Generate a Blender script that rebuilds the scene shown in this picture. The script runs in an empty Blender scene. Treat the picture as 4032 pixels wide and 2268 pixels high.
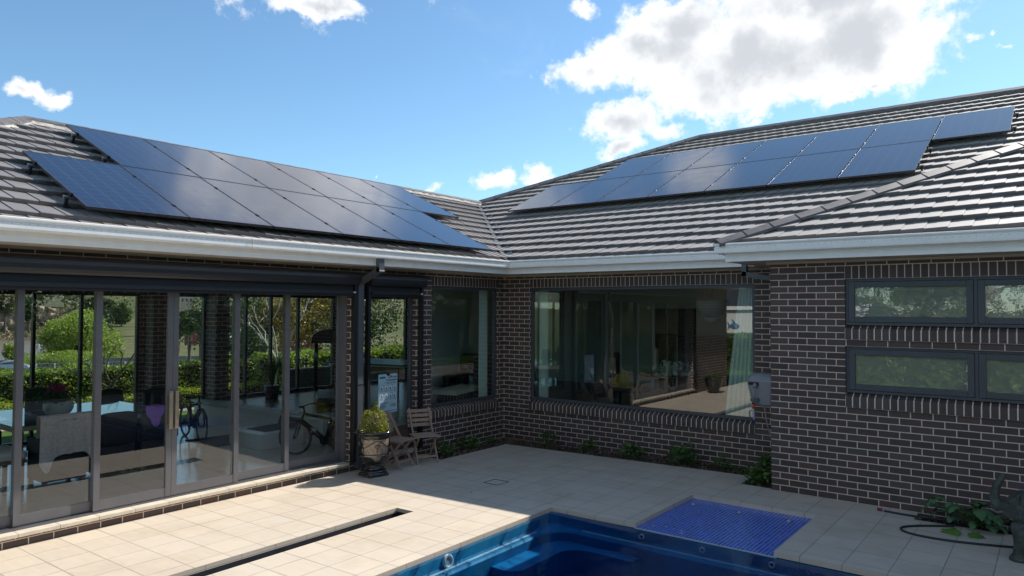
import bpy, bmesh, math, random
import numpy as np
from mathutils import Vector, Matrix
R_=math.radians
random.seed(7); rng=np.random.default_rng(7)
scene=bpy.context.scene; COL=scene.collection
# ---------------------------------------------------------------- camera (solved from brick courses)
CAM=Vector((8.7367,-11.1612,2.4461)); YAW,PIT,ROL=R_(37.4055),R_(1.6095),R_(0.2213)
FPX=2824.1
def cam_axes():
    cy,sy,cp,sp=math.cos(YAW),math.sin(YAW),math.cos(PIT),math.sin(PIT)
    f=Vector((-sy*cp,cy*cp,sp)); r=Vector((cy,sy,0)); u=r.cross(f)
    return math.cos(ROL)*r+math.sin(ROL)*u, -math.sin(ROL)*r+math.cos(ROL)*u, f
cr,cu,cf=cam_axes()
cd=bpy.data.cameras.new('camera'); cam=bpy.data.objects.new('camera',cd); COL.objects.link(cam)
M=Matrix((( cr.x,cu.x,-cf.x,CAM.x),(cr.y,cu.y,-cf.y,CAM.y),(cr.z,cu.z,-cf.z,CAM.z),(0,0,0,1)))
cam.matrix_world=M; cd.sensor_width=36; cd.lens=FPX/4032*36; cd.clip_start=.05; cd.clip_end=5000
scene.camera=cam
def at(u,v,D): return CAM+(cf+cr*((u-2016)/FPX)-cu*((v-1134)/FPX))*D
# ---------------------------------------------------------------- sun, sky
SD=Vector((.26,1.075,1.0)).normalized()
SEL=math.asin(SD.z); SAZ=math.atan2(SD.x,SD.y)
sl=bpy.data.lights.new('sun','SUN'); sl.energy=4.6; sl.angle=R_(.53); sl.color=(1,.94,.86)
so=bpy.data.objects.new('sun',sl); COL.objects.link(so); so.rotation_euler=SD.to_track_quat('Z','Y').to_euler()
scene.view_settings.view_transform='Standard'; scene.view_settings.look='None'
scene.view_settings.exposure=.60; scene.view_settings.gamma=1
world=bpy.data.worlds.new('World'); scene.world=world; world.use_nodes=True
nt=world.node_tree; nt.nodes.clear()
class N:
    """tiny node helper"""
    def __init__(s,nt): s.nt=nt
    def new(s,t,**k):
        n=s.nt.nodes.new(t)
        for a,b in k.items(): setattr(n,a,b)
        return n
    def link(s,a,b): s.nt.links.new(a,b)
    def put(s,sock,v):
        if isinstance(v,bpy.types.NodeSocket): s.link(v,sock)
        else: sock.default_value=v
    def m(s,op,a,b=0.,c=0.,clamp=False):
        n=s.new('ShaderNodeMath',operation=op,use_clamp=clamp)
        for i,v in enumerate((a,b,c)): s.put(n.inputs[i],v)
        return n.outputs[0]
    def mix(s,f,a,b,mode='MIX'):
        n=s.new('ShaderNodeMix',data_type='RGBA',blend_type=mode)
        s.put(n.inputs[0],f)
        for i,v in ((6,a),(7,b)):
            if not isinstance(v,bpy.types.NodeSocket): v=(*v,1) if len(v)==3 else v
            s.put(n.inputs[i],v)
        return n.outputs[2]
    def noise(s,vec,scale,detail=4,rough=.55,out=0,dist=0.):
        n=s.new('ShaderNodeTexNoise'); n.inputs['Scale'].default_value=scale; n.inputs['Detail'].default_value=detail
        n.inputs['Roughness'].default_value=rough; n.inputs['Distortion'].default_value=dist
        if vec is not None: s.link(vec,n.inputs['Vector'])
        return n.outputs[out]
    def smooth(s,x,a,b,lo=0.,hi=1.):
        n=s.new('ShaderNodeMapRange',interpolation_type='SMOOTHSTEP')
        for i,v in enumerate((x,a,b,lo,hi)): s.put(n.inputs[i],v)
        return n.outputs[0]
    def ramp(s,f,stops):
        n=s.new('ShaderNodeValToRGB'); e=n.color_ramp.elements
        while len(e)<len(stops): e.new(.5)
        for q,(p,c) in zip(e,stops): q.position=p; q.color=(*c,1)
        s.put(n.inputs[0],f); return n.outputs[0]
def azel(u,v):
    d=(cf+cr*((u-2016)/FPX)-cu*((v-1134)/FPX)).normalized()
    return math.degrees(math.atan2(d.x,d.y)),math.degrees(math.asin(d.z))
def build_world():
    w=N(nt)
    sky=w.new('ShaderNodeTexSky',sky_type='NISHITA'); sky.sun_disc=False
    sky.sun_elevation=SEL; sky.sun_rotation=SAZ; sky.altitude=600; sky.air_density=1.0; sky.dust_density=.35; sky.ozone_density=2.0
    tc=w.new('ShaderNodeTexCoord'); d=tc.outputs['Generated']
    nz=w.new('ShaderNodeVectorMath',operation='NORMALIZE'); w.link(d,nz.inputs[0]); d=nz.outputs[0]
    # warp of the direction, for ragged cloud outlines
    sp=w.new('ShaderNodeSeparateXYZ'); w.link(d,sp.inputs[0]); x,y,z=sp.outputs
    az=w.m('MULTIPLY',w.m('ARCTAN2',x,y),57.2958); el=w.m('MULTIPLY',w.m('ARCSINE',z),57.2958)
    wp=w.new('ShaderNodeSeparateColor'); w.link(w.noise(d,11,9,.62,out=1),wp.inputs[0])
    az=w.m('ADD',az,w.m('MULTIPLY',w.m('SUBTRACT',wp.outputs[0],.5),6.)); el=w.m('ADD',el,w.m('MULTIPLY',w.m('SUBTRACT',wp.outputs[1],.5),4.))
    S=4032/2576; k=57.2958/ (FPX/S)
    B=[(1900,150,455,150,1),(2170,100,275,165,1),(1640,120,230,90,1),(2050,0,420,120,1),(1700,60,200,90,.9),(1550,305,125,75,.9),(1570,380,70,32,.7),(1480,170,110,60,.8),(1660,325,70,40,.5),
       (1250,452,75,30,.75),(1345,445,50,24,.6),(1875,305,32,14,.6),(1475,20,60,26,.38),(795,5,150,34,.85),(60,218,80,28,.6),(150,245,40,22,.45),(1085,468,30,13,.45),(2490,72,26,13,.5),(2545,110,40,14,.42),(2440,95,30,20,.4),(2120,235,90,30,.7),(2210,215,80,26,.7),(940,428,12,6,.4),(990,468,20,7,.35)]
    dens=None
    blobs=[]
    for (u,v,ru,rv,s) in B:
        a,e=azel(u*S,v*S); ca=math.cos(R_(e)); off=math.hypot(u-1288,v-725)/(FPX/S); q=1/(1+off*off)
        blobs.append((a,e,ru*k*q/ca,rv*k*math.sqrt(q),s))
    # clouds outside the picture: the one above it that the panels mirror, and scattered ones all round; those behind enlarged to add light to shaded walls
    blobs+=[(-50,30,11,6.5,.62),(-44,27.5,5,3.0,.5),(-56,25,7,3.2,.6),(-35,37.5,4.5,2.6,.6),(-27,34.5,3.6,2.2,.6),(-42,34,5,2.4,.6),(22,30,13,6,.9),(60,22,16,6,.6),(110,30,26,11,.7),(165,30,30,13,.7),(-145,32,28,12,.7),(-110,20,12,4,.8),(60,60,20,6,.7)]
    for (a,e,ra,re,s) in blobs:
        dx=w.m('DIVIDE',w.m('SUBTRACT',az,a),ra); dy=w.m('DIVIDE',w.m('SUBTRACT',el,e),re)
        r=w.m('SQRT',w.m('ADD',w.m('MULTIPLY',dx,dx),w.m('MULTIPLY',dy,dy)))
        val=w.m('MULTIPLY',w.m('SUBTRACT',1.,r),s)
        dens=val if dens is None else w.m('SMOOTH_MAX',dens,val,.12)
    n1=w.noise(d,15,12,.62); n2=w.noise(d,55,9,.62)
    nn=w.m('ADD',w.m('MULTIPLY',w.m('SUBTRACT',n1,.5),1.15),w.m('MULTIPLY',w.m('SUBTRACT',n2,.5),.85))
    dd=w.m('ADD',dens,nn)
    alpha=w.smooth(dd,-.02,.42)
    # faint high wisps
    wis=w.m('MULTIPLY',w.smooth(w.noise(d,5,8,.65,dist=.6),.60,.9),.30)
    thick=w.smooth(w.m('ADD',dens,w.m('ADD',w.m('MULTIPLY',w.m('SUBTRACT',w.noise(d,9,6,.55),.5),1.7),w.m('MULTIPLY',w.m('SUBTRACT',n1,.5),.5))),.22,.85)
    ccol=w.mix(thick,(9.0,9.1,9.2),(5.2,5.5,5.9))
    sk=w.mix(1.,sky.outputs[0],(1.03,1.28,1.32),'MULTIPLY')
    c=w.mix(wis,sk,(7.6,8.,8.4)); c=w.mix(alpha,c,ccol)
    bg=w.new('ShaderNodeBackground'); bg.inputs[1].default_value=.086; w.link(c,bg.inputs[0])
    o=w.new('ShaderNodeOutputWorld'); w.link(bg.outputs[0],o.inputs[0])
build_world()
# ---------------------------------------------------------------- materials
MATS={}
def mat(name,fn):
    if name in MATS: return MATS[name]
    m=bpy.data.materials.new(name); m.use_nodes=True; t=m.node_tree; t.nodes.clear(); w=N(t)
    o=w.new('ShaderNodeOutputMaterial'); s=fn(w); w.link(s,o.inputs[0]); MATS[name]=m; return m
def prin(w,col,rough=.5,metal=0.,spec=.5,bump=None,bs=.02,coat=0.,alpha=None,emit=None):
    p=w.new('ShaderNodeBsdfPrincipled')
    if not isinstance(col,bpy.types.NodeSocket) and len(col)==3: col=(*col,1)
    w.put(p.inputs['Base Color'],col); w.put(p.inputs['Roughness'],rough); w.put(p.inputs['Metallic'],metal)
    w.put(p.inputs['Specular IOR Level'],spec); p.inputs['Coat Weight'].default_value=coat
    if bump is not None:
        b=w.new('ShaderNodeBump'); b.inputs['Strength'].default_value=1; b.inputs['Distance'].default_value=bs
        w.link(bump,b.inputs['Height']); w.link(b.outputs[0],p.inputs['Normal'])
    return p.outputs[0]
def plain(name,col,rough=.5,metal=0.,spec=.5,var=.12,scale=8.,coat=0.):
    def f(w):
        g=w.new('ShaderNodeNewGeometry'); n=w.noise(g.outputs['Position'],scale,5,.6)
        k=w.smooth(n,.3,.7,1-var,1+var)
        mc=w.new('ShaderNodeVectorMath',operation='SCALE'); mc.inputs[0].default_value=col; w.link(k,mc.inputs['Scale'])
        rr=w.m('ADD',rough,w.m('MULTIPLY',w.m('SUBTRACT',n,.5),.15))
        return prin(w,mc.outputs[0],rr,metal,spec,coat=coat)
    return mat(name,f)
def brickmat(name,bw,bh,off=.5,freq=2):
    def f(w):
        uv=w.new('ShaderNodeUVMap'); v=uv.outputs[0]
        g=w.new('ShaderNodeNewGeometry')
        # slightly ragged joints
        nn=w.noise(v,90,3,.6,out=1); sc=w.new('ShaderNodeVectorMath',operation='SCALE'); w.link(nn,sc.inputs[0]); sc.inputs['Scale'].default_value=.0035
        ad=w.new('ShaderNodeVectorMath'); w.link(v,ad.inputs[0]); w.link(sc.outputs[0],ad.inputs[1])
        b=w.new('ShaderNodeTexBrick',offset=off,offset_frequency=freq); w.link(ad.outputs[0],b.inputs['Vector'])
        for k_,q in (('Scale',1.),('Mortar Size',.0062),('Mortar Smooth',.15),('Bias',0.),('Brick Width',bw),('Row Height',bh)): b.inputs[k_].default_value=q
        b.inputs['Color1'].default_value=(0,0,0,1); b.inputs['Color2'].default_value=(1,1,1,1); b.inputs['Mortar'].default_value=(.5,.5,.5,1)
        col=w.ramp(b.outputs['Color'],[(0.,(.052,.037,.033)),(.3,(.086,.057,.049)),(.5,(.068,.050,.050)),(.7,(.110,.064,.053)),(.85,(.074,.057,.054)),(1.,(.102,.082,.076))])
        sp=w.noise(v,260,2,.5); col=w.mix(w.smooth(sp,.4,.75,0.,.25),col,(.10,.085,.085))
        mo=w.mix(w.noise(v,30,4,.6),(.60,.48,.38),(.78,.63,.52))
        big=w.noise(g.outputs['Position'],1.3,4,.6); col=w.mix(w.smooth(big,.35,.75,0.,.22),col,(.075,.066,.066))
        c=w.mix(b.outputs['Fac'],col,mo)
        h=w.m('ADD',w.m('MULTIPLY',w.m('SUBTRACT',1.,b.outputs['Fac']),.8),w.m('MULTIPLY',sp,.12))
        return prin(w,c,.62,0,.45,bump=h,bs=.006)
    return mat(name,f)
BR=brickmat('dark_brick',.24,.086); SOL=brickmat('soldier_brick',.086,.172,0.)
def leafmat(name,stops,trans=.35,scale=1.5):
    def f(w):
        g=w.new('ShaderNodeNewGeometry'); r=g.outputs['Random Per Island']
        n=w.noise(g.outputs['Position'],scale,3,.6)
        t=w.m('ADD',w.m('MULTIPLY',r,.65),w.m('MULTIPLY',w.smooth(n,.3,.7),.35))
        c=w.ramp(t,stops); p=prin(w,c,.45,0,.4)
        tr=w.new('ShaderNodeBsdfTranslucent'); w.link(w.mix(1.,c,(1.4,1.6,.6),'MULTIPLY'),tr.inputs[0])
        ms=w.new('ShaderNodeMixShader'); ms.inputs[0].default_value=trans; w.link(p,ms.inputs[1]); w.link(tr.outputs[0],ms.inputs[2])
        return ms.outputs[0]
    return mat(name,f)
def glassmat(name,tint=(.72,.78,.76),refl=1.,ior=1.9,rough=0.,bmp=0.,bsc=.6):
    def f(w):
        tr=w.new('ShaderNodeBsdfTransparent'); tr.inputs[0].default_value=(*tint,1)
        gl=w.new('ShaderNodeBsdfGlossy'); gl.inputs['Color'].default_value=(refl,refl*1.0,refl,1); gl.inputs['Roughness'].default_value=rough
        g=w.new('ShaderNodeNewGeometry')
        fr=w.new('ShaderNodeFresnel'); fr.inputs[0].default_value=ior
        if bmp:
            b=w.new('ShaderNodeBump'); b.inputs['Distance'].default_value=bmp; w.link(w.noise(g.outputs['Position'],bsc,2,.4),b.inputs['Height'])
            w.link(b.outputs[0],gl.inputs['Normal'])
        fac=w.m('MULTIPLY',fr.outputs[0],w.m('SUBTRACT',1.,g.outputs['Backfacing']))
        ms=w.new('ShaderNodeMixShader'); w.link(fac,ms.inputs[0]); w.link(tr.outputs[0],ms.inputs[1]); w.link(gl.outputs[0],ms.inputs[2])
        return ms.outputs[0]
    return mat(name,f)
GLASS=glassmat('door_glass',(.95,.97,.96),.95,1.95,bmp=.0012); WGLASS=glassmat('window_glass',(.84,.90,.88),.95,2.4,bmp=.0012)
FGLASS=glassmat('garden_side_glass',(.95,.97,.95),.9,1.5)
def obsc(w):
    s=[n for n in ()]; tr=w.new('ShaderNodeBsdfDiffuse'); tr.inputs[0].default_value=(.20,.235,.20,1); gl=w.new('ShaderNodeBsdfGlossy'); gl.inputs['Roughness'].default_value=.018; g=w.new('ShaderNodeNewGeometry')
    n=w.noise(g.outputs['Position'],5,5,.7); fr=w.new('ShaderNodeFresnel'); fr.inputs[0].default_value=3.1; ms=w.new('ShaderNodeMixShader')
    b=w.new('ShaderNodeBump'); b.inputs['Distance'].default_value=.001; w.link(w.noise(g.outputs['Position'],3,4,.6),b.inputs['Height']); w.link(b.outputs[0],gl.inputs['Normal'])
    w.link(w.smooth(n,.35,.75,.18,.42),gl.inputs['Roughness']) if False else None
    w.link(fr.outputs[0],ms.inputs[0]); w.link(tr.outputs[0],ms.inputs[1]); w.link(gl.outputs[0],ms.inputs[2]); return ms.outputs[0]
OBGL=mat('obscure_glass',obsc)
FRAME=plain('dark_grey_aluminium',(.064,.070,.082),.38,0,.5,.06)
DOORF=plain('grey_aluminium',(.135,.135,.145),.35,.1,.5,.05)
BLK=plain('black_plastic',(.012,.012,.014),.45,0,.5,.1)
BLIND=plain('charcoal_blind_metal',(.022,.024,.029),.36,0,.5,.05)
CREAMG=plain('pale_painted_steel',(.86,.86,.83),.30,0,.5,.03)
SOFF=plain('beige_eave_lining',(.42,.37,.30),.6,0,.4,.05)
WHITE=plain('white_paint',(.62,.62,.60),.6,0,.3,.04)
SILLC=plain('cream_sill_stone',(.62,.55,.44),.55,0,.4,.08)
def tilemat():
    def f(w):
        g=w.new('ShaderNodeNewGeometry'); r=g.outputs['Random Per Island']; P=g.outputs['Position']
        c=w.mix(r,(.090,.076,.073),(.128,.110,.105)); n=w.noise(P,6,5,.65); c=w.mix(w.smooth(n,.45,.8,0.,.35),c,(.19,.18,.175))
        q=prin(w,c,w.smooth(w.noise(P,3,3,.5),.3,.7,.54,.62),0,.8,bump=w.noise(P,120,3,.6),bs=.002); q.node.inputs['IOR'].default_value=1.7; q.node.inputs['Sheen Weight'].default_value=.42; q.node.inputs['Sheen Roughness'].default_value=.42; q.node.inputs['Sheen Tint'].default_value=(1,.96,.92,1); return q
    return mat('roof_tile',f)
TILE=tilemat()
CAP=plain('ridge_cap_concrete',(.12,.11,.11),.55,0,.5,.25,9)
MORT=plain('cement_pointing',(.40,.38,.34),.9,0,.2,.25,14)
def panelmat():
    def f(w):
        uv=w.new('ShaderNodeUVMap'); s=w.new('ShaderNodeSeparateXYZ'); w.link(uv.outputs[0],s.inputs[0])
        def line(c,n,t):
            q=w.m('FRACT',w.m('MULTIPLY',c,n)); return w.m('LESS_THAN',w.m('MINIMUM',q,w.m('SUBTRACT',1.,q)),t)
        bus=line(s.outputs[0],66.,.09); row=line(s.outputs[1],12.,.016); cl=line(s.outputs[0],6.,.02)
        l=w.m('MAXIMUM',w.m('MULTIPLY',bus,.25),w.m('MAXIMUM',row,cl))
        c=w.mix(l,(.006,.010,.034),(.06,.07,.11))
        g=w.new('ShaderNodeNewGeometry')
        rg=w.smooth(w.noise(g.outputs['Position'],2.5,4,.6),.3,.7,.10,.14)
        return prin(w,c,rg,0,.85)
    return mat('solar_glass',f)
PV=panelmat()
PVF=plain('panel_frame',(.08,.08,.09),.28,.6,.5,.05); RAIL=plain('rail_metal',(.30,.31,.32),.4,.8,.5,.05)
def pavemat():
    def f(w):
        uv=w.new('ShaderNodeUVMap'); v=uv.outputs[0]
        mp=w.new('ShaderNodeMapping'); w.link(v,mp.inputs[0]); mp.inputs['Location'].default_value=(-.02,.09,0)
        b=w.new('ShaderNodeTexBrick',offset=0.,offset_frequency=2); w.link(mp.outputs[0],b.inputs['Vector'])
        for k_,q in (('Scale',1.),('Mortar Size',.0033),('Mortar Smooth',.4),('Bias',0.),('Brick Width',.39),('Row Height',.39)): b.inputs[k_].default_value=q
        b.inputs['Color1'].default_value=(0,0,0,1); b.inputs['Color2'].default_value=(1,1,1,1); b.inputs['Mortar'].default_value=(.5,)*3+(1,)
        col=w.ramp(b.outputs['Color'],[(0.,(.575,.495,.395)),(.3,(.61,.525,.42)),(.55,(.59,.515,.42)),(.8,(.635,.55,.44)),(1.,(.60,.53,.44))])
        st=w.new('ShaderNodeMapping'); w.link(v,st.inputs[0]); st.inputs['Scale'].default_value=(1.2,7,1)
        band=w.noise(st.outputs[0],2.2,5,.6); col=w.mix(w.smooth(band,.42,.68,0.,.45),col,(.67,.57,.44))
        blot=w.noise(v,1.1,5,.62); col=w.mix(w.smooth(blot,.44,.72,0.,.6),col,(.47,.39,.29))
        sp=w.noise(v,160,2,.6); col=w.mix(w.smooth(sp,.55,.75,0.,.12),col,(.34,.29,.23))
        c=w.mix(w.m('MULTIPLY',b.outputs['Fac'],.75),col,(.20,.155,.11))
        # mildew along a few joints
        j=w.new('ShaderNodeTexBrick',offset=0.); w.link(mp.outputs[0],j.inputs['Vector'])
        for k_,q in (('Scale',1.),('Mortar Size',.018),('Mortar Smooth',1.),('Bias',0.),('Brick Width',.39),('Row Height',.39)): j.inputs[k_].default_value=q
        c=w.mix(w.m('MULTIPLY',w.m('MULTIPLY',j.outputs['Fac'],w.smooth(w.noise(v,.9,4,.6),.45,.7)),.5),c,(.27,.23,.17))
        h=w.m('SUBTRACT',w.m('MULTIPLY',band,.1),b.outputs['Fac'])
        return prin(w,c,w.smooth(blot,.3,.7,.42,.6),0,.4,bump=h,bs=.003)
    return mat('sandstone_paver',f)
PAVE=pavemat()
def floormat():
    def f(w):
        uv=w.new('ShaderNodeUVMap'); v=uv.outputs[0]
        b=w.new('ShaderNodeTexBrick',offset=0.); w.link(v,b.inputs['Vector'])
        for k_,q in (('Scale',1.),('Mortar Size',.002),('Mortar Smooth',.2),('Bias',0.),('Brick Width',.6),('Row Height',.6)): b.inputs[k_].default_value=q
        b.inputs['Color1'].default_value=(.50,.46,.40,1); b.inputs['Color2'].default_value=(.56,.51,.44,1); b.inputs['Mortar'].default_value=(.16,.14,.12,1)
        return prin(w,b.outputs[0],.13,0,.55)
    return mat('polished_floor_tile',f)
FLOOR=floormat()
def mosmat():
    def f(w):
        uv=w.new('ShaderNodeUVMap'); v=uv.outputs[0]
        b=w.new('ShaderNodeTexBrick',offset=0.); w.link(v,b.inputs['Vector'])
        for k_,q in (('Scale',1.),('Mortar Size',.0028),('Mortar Smooth',.1),('Bias',0.),('Brick Width',.042),('Row Height',.042)): b.inputs[k_].default_value=q
        b.inputs['Color1'].default_value=(0,0,0,1); b.inputs['Color2'].default_value=(1,1,1,1); b.inputs['Mortar'].default_value=(.5,)*3+(1,)
        col=w.ramp(b.outputs['Color'],[(0.,(.006,.045,.30)),(.5,(.010,.085,.50)),(.8,(.016,.11,.62)),(1.,(.03,.11,.50))])
        n=w.noise(v,3,4,.6); col=w.mix(w.smooth(n,.55,.8,0.,.3),col,(.10,.14,.38))
        return prin(w,w.mix(b.outputs['Fac'],col,(.36,.45,.72)),.25,0,.5)
    return mat('blue_mosaic',f)
MOS=mosmat()
POOL=plain('blue_pool_shell',(.004,.23,.42),.55,0,.35,.12,2.)
def watermat():
    def f(w):
        g=w.new('ShaderNodeNewGeometry'); P=g.outputs['Position']
        b=w.new('ShaderNodeBump'); b.inputs['Distance'].default_value=.014; b.inputs['Strength'].default_value=1
        h=w.m('ADD',w.noise(P,1.8,2,.5),w.m('MULTIPLY',w.noise(P,8,2,.5),.12)); w.link(h,b.inputs['Height'])
        tr=w.new('ShaderNodeBsdfTransparent'); tr.inputs[0].default_value=(.95,.98,1,1)
        gl=w.new('ShaderNodeBsdfGlossy'); gl.inputs['Roughness'].default_value=0.; w.link(b.outputs[0],gl.inputs['Normal'])
        fr=w.new('ShaderNodeFresnel'); fr.inputs[0].default_value=1.33; w.link(b.outputs[0],fr.inputs['Normal'])
        ms=w.new('ShaderNodeMixShader'); w.link(fr.outputs[0],ms.inputs[0]); w.link(tr.outputs[0],ms.inputs[1]); w.link(gl.outputs[0],ms.inputs[2])
        return ms.outputs[0]
    return mat('pool_water',f)
WATER=watermat()
# ---------------------------------------------------------------- mesh builder
class MB:
    def __init__(s): s.v=[]; s.f=[]; s.sm=[]; s.uv={}
    def add(s,vs,fs,smooth=False):
        o=len(s.v); s.v+= [tuple(q) for q in vs]; s.f+=[tuple(o+i for i in f) for f in fs]; s.sm+=[smooth]*len(fs); return s
    def quad(s,a,b,c,d,uv=None):
        s.add([a,b,c,d],[(0,1,2,3)])
        if uv: s.uv[len(s.f)-1]=uv
        return s
    def box(s,x0,x1,y0,y1,z0,z1,m=None):
        vs=[Vector((x,y,z)) for z in (z0,z1) for y in (y0,y1) for x in (x0,x1)]
        if m is not None: vs=[m@q for q in vs]
        return s.add(vs,[(0,2,3,1),(4,5,7,6),(0,1,5,4),(2,6,7,3),(0,4,6,2),(1,3,7,5)])
    def cbox(s,c,e,rz=0,m=None):
        T=Matrix.Translation(c)@Matrix.Rotation(rz,4,'Z'); 
        if m is not None: T=m@T
        return s.box(-e[0]/2,e[0]/2,-e[1]/2,e[1]/2,-e[2]/2,e[2]/2,T)
    def tube(s,pts,rad,n=8,cap=True,m=None):
        pts=[Vector(p) for p in pts]; rad=[rad]*len(pts) if isinstance(rad,(int,float)) else rad
        vs=[]; up=Vector((0,0,1))
        d0=(pts[1]-pts[0]).normalized(); a=d0.orthogonal().normalized()
        for i,p in enumerate(pts):
            d=(pts[min(i+1,len(pts)-1)]-pts[max(i-1,0)]).normalized()
            a=(a-d*a.dot(d)); a=a.normalized() if a.length>1e-6 else d.orthogonal().normalized(); b=d.cross(a)
            for k in range(n):
                t=2*math.pi*k/n; vs.append(p+(a*math.cos(t)+b*math.sin(t))*rad[i])
        if m is not None: vs=[m@q for q in vs]
        fs=[(i*n+k,i*n+(k+1)%n,(i+1)*n+(k+1)%n,(i+1)*n+k) for i in range(len(pts)-1) for k in range(n)]
        s.add(vs,fs,True)
        if cap: o=len(s.v)-len(vs); s.f+=[tuple(o+k for k in reversed(range(n))),tuple(o+(len(pts)-1)*n+k for k in range(n))]; s.sm+=[False,False]
        return s
    def lathe(s,prof,c=(0,0,0),n=28):
        c=Vector(c); vs=[c+Vector((r*math.cos(2*math.pi*k/n),r*math.sin(2*math.pi*k/n),z)) for r,z in prof for k in range(n)]
        fs=[(i*n+k,i*n+(k+1)%n,(i+1)*n+(k+1)%n,(i+1)*n+k) for i in range(len(prof)-1) for k in range(n)]
        return s.add(vs,fs,True)
    def prism(s,poly,z0,z1):
        n=len(poly); vs=[(x,y,z0) for x,y in poly]+[(x,y,z1) for x,y in poly]
        return s.add(vs,[tuple(reversed(range(n))),tuple(range(n,2*n))]+[(k,(k+1)%n,n+(k+1)%n,n+k) for k in range(n)])
    def sweep(s,prof,path,closed=False):
        """prof: (out,up) pairs; path: (point, outward direction) pairs"""
        m=len(prof); vs=[]
        for p,o in path: vs+=[Vector(p)+Vector(o)*a+Vector((0,0,b)) for a,b in prof]
        fs=[(i*m+k,i*m+(k+1)%m,(i+1)*m+(k+1)%m,(i+1)*m+k) for i in range(len(path)-1) for k in range(m if closed else m-1)]
        s.add(vs,fs)
        if closed: o=len(s.v)-len(vs); s.f+=[tuple(o+k for k in range(m)),tuple(o+(len(path)-1)*m+k for k in reversed(range(m)))]; s.sm+=[False,False]
        return s
    def leaves(s,P,size,n3=None,flat=0.):
        """one small two-sided leaf face per point"""
        P=np.asarray(P); k=len(P); a=rng.normal(size=(k,3)); a/=np.linalg.norm(a,axis=1)[:,None]
        b=rng.normal(size=(k,3)); 
        if flat: a[:,2]*=1-flat; b[:,2]*=1-flat; a/=np.linalg.norm(a,axis=1)[:,None]
        b-=a*(a*b).sum(1)[:,None]; b/=np.linalg.norm(b,axis=1)[:,None]
        sz=(size*rng.uniform(.6,1.3,k))[:,None]
        o=len(s.v); V=np.stack([P-a*sz*.5,P+b*sz*.28,P+a*sz*.5,P-b*sz*.28],1).reshape(-1,3)
        s.v+=[tuple(q) for q in V.tolist()]; s.f+=[(o+4*i,o+4*i+1,o+4*i+2,o+4*i+3) for i in range(k)]; s.sm+=[False]*k
        return s
    def build(s,name,m,parent=None,uvoff=(0,0),noshift=False,bevel=0,m2=None,cut=None):
        me=bpy.data.meshes.new(name); me.from_pydata(s.v,[],s.f); me.update()
        if any(s.sm): me.polygons.foreach_set('use_smooth',s.sm)
        uvl=me.uv_layers.new(name='UVMap'); nl=len(me.loops)
        co=np.zeros(len(me.vertices)*3); me.vertices.foreach_get('co',co); co=co.reshape(-1,3)
        li=np.zeros(nl,dtype=int); me.loops.foreach_get('vertex_index',li)
        nr=np.zeros(len(me.polygons)*3); me.polygons.foreach_get('normal',nr); nr=abs(nr.reshape(-1,3))
        lt=np.zeros(len(me.polygons),dtype=int); me.polygons.foreach_get('loop_total',lt)
        ax=np.repeat(nr.argmax(1),lt); c=co[li]
        u=np.where(ax==0,c[:,1],c[:,0]); v=np.where(ax==2,c[:,1],c[:,2])
        UV=np.stack([u+uvoff[0],v+uvoff[1]],1)
        if s.uv:
            ls=np.zeros(len(me.polygons),dtype=int); me.polygons.foreach_get('loop_start',ls)
            for fi,q in s.uv.items(): UV[ls[fi]:ls[fi]+len(q)]=q
        uvl.data.foreach_set('uv',UV.reshape(-1))
        me.materials.append(m)
        if m2: me.materials.append(m2); me.polygons.foreach_set('material_index',[0 if i<cut else 1 for i in range(len(me.polygons))])
        o=bpy.data.objects.new(name,me); COL.objects.link(o)
        if parent is not None: o.parent=parent
        if bevel:
            b=o.modifiers.new('bevel','BEVEL'); b.width=bevel; b.segments=2; b.limit_method='ANGLE'
        return o
def tag(o,label=None,cat=None,group=None,kind=None):
    if label: o['label']=label
    if cat: o['category']=cat
    if group: o['group']=group
    if kind: o['kind']=kind
    return o
def thing(name,label,cat,loc=(0,0,0),rz=0,group=None):
    o=bpy.data.objects.new(name,None); COL.objects.link(o); o.location=loc; o.rotation_euler=(0,0,rz); o.empty_display_size=.1
    return tag(o,label,cat,group)
def struct(name,mb,m,**k): return tag(mb.build(name,m,**k),kind='structure')
def copy_tree(o,parent=None):
    c=o.copy(); COL.objects.link(c); 
    if parent is not None: c.parent=parent
    for ch in list(o.children): copy_tree(ch,c)
    return c
T25=.456; _p=math.atan(T25); C25=math.cos(_p); S25=math.sin(_p)
def gz(x): return -.077*(1-min(max(x,0),5)/5)
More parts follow.
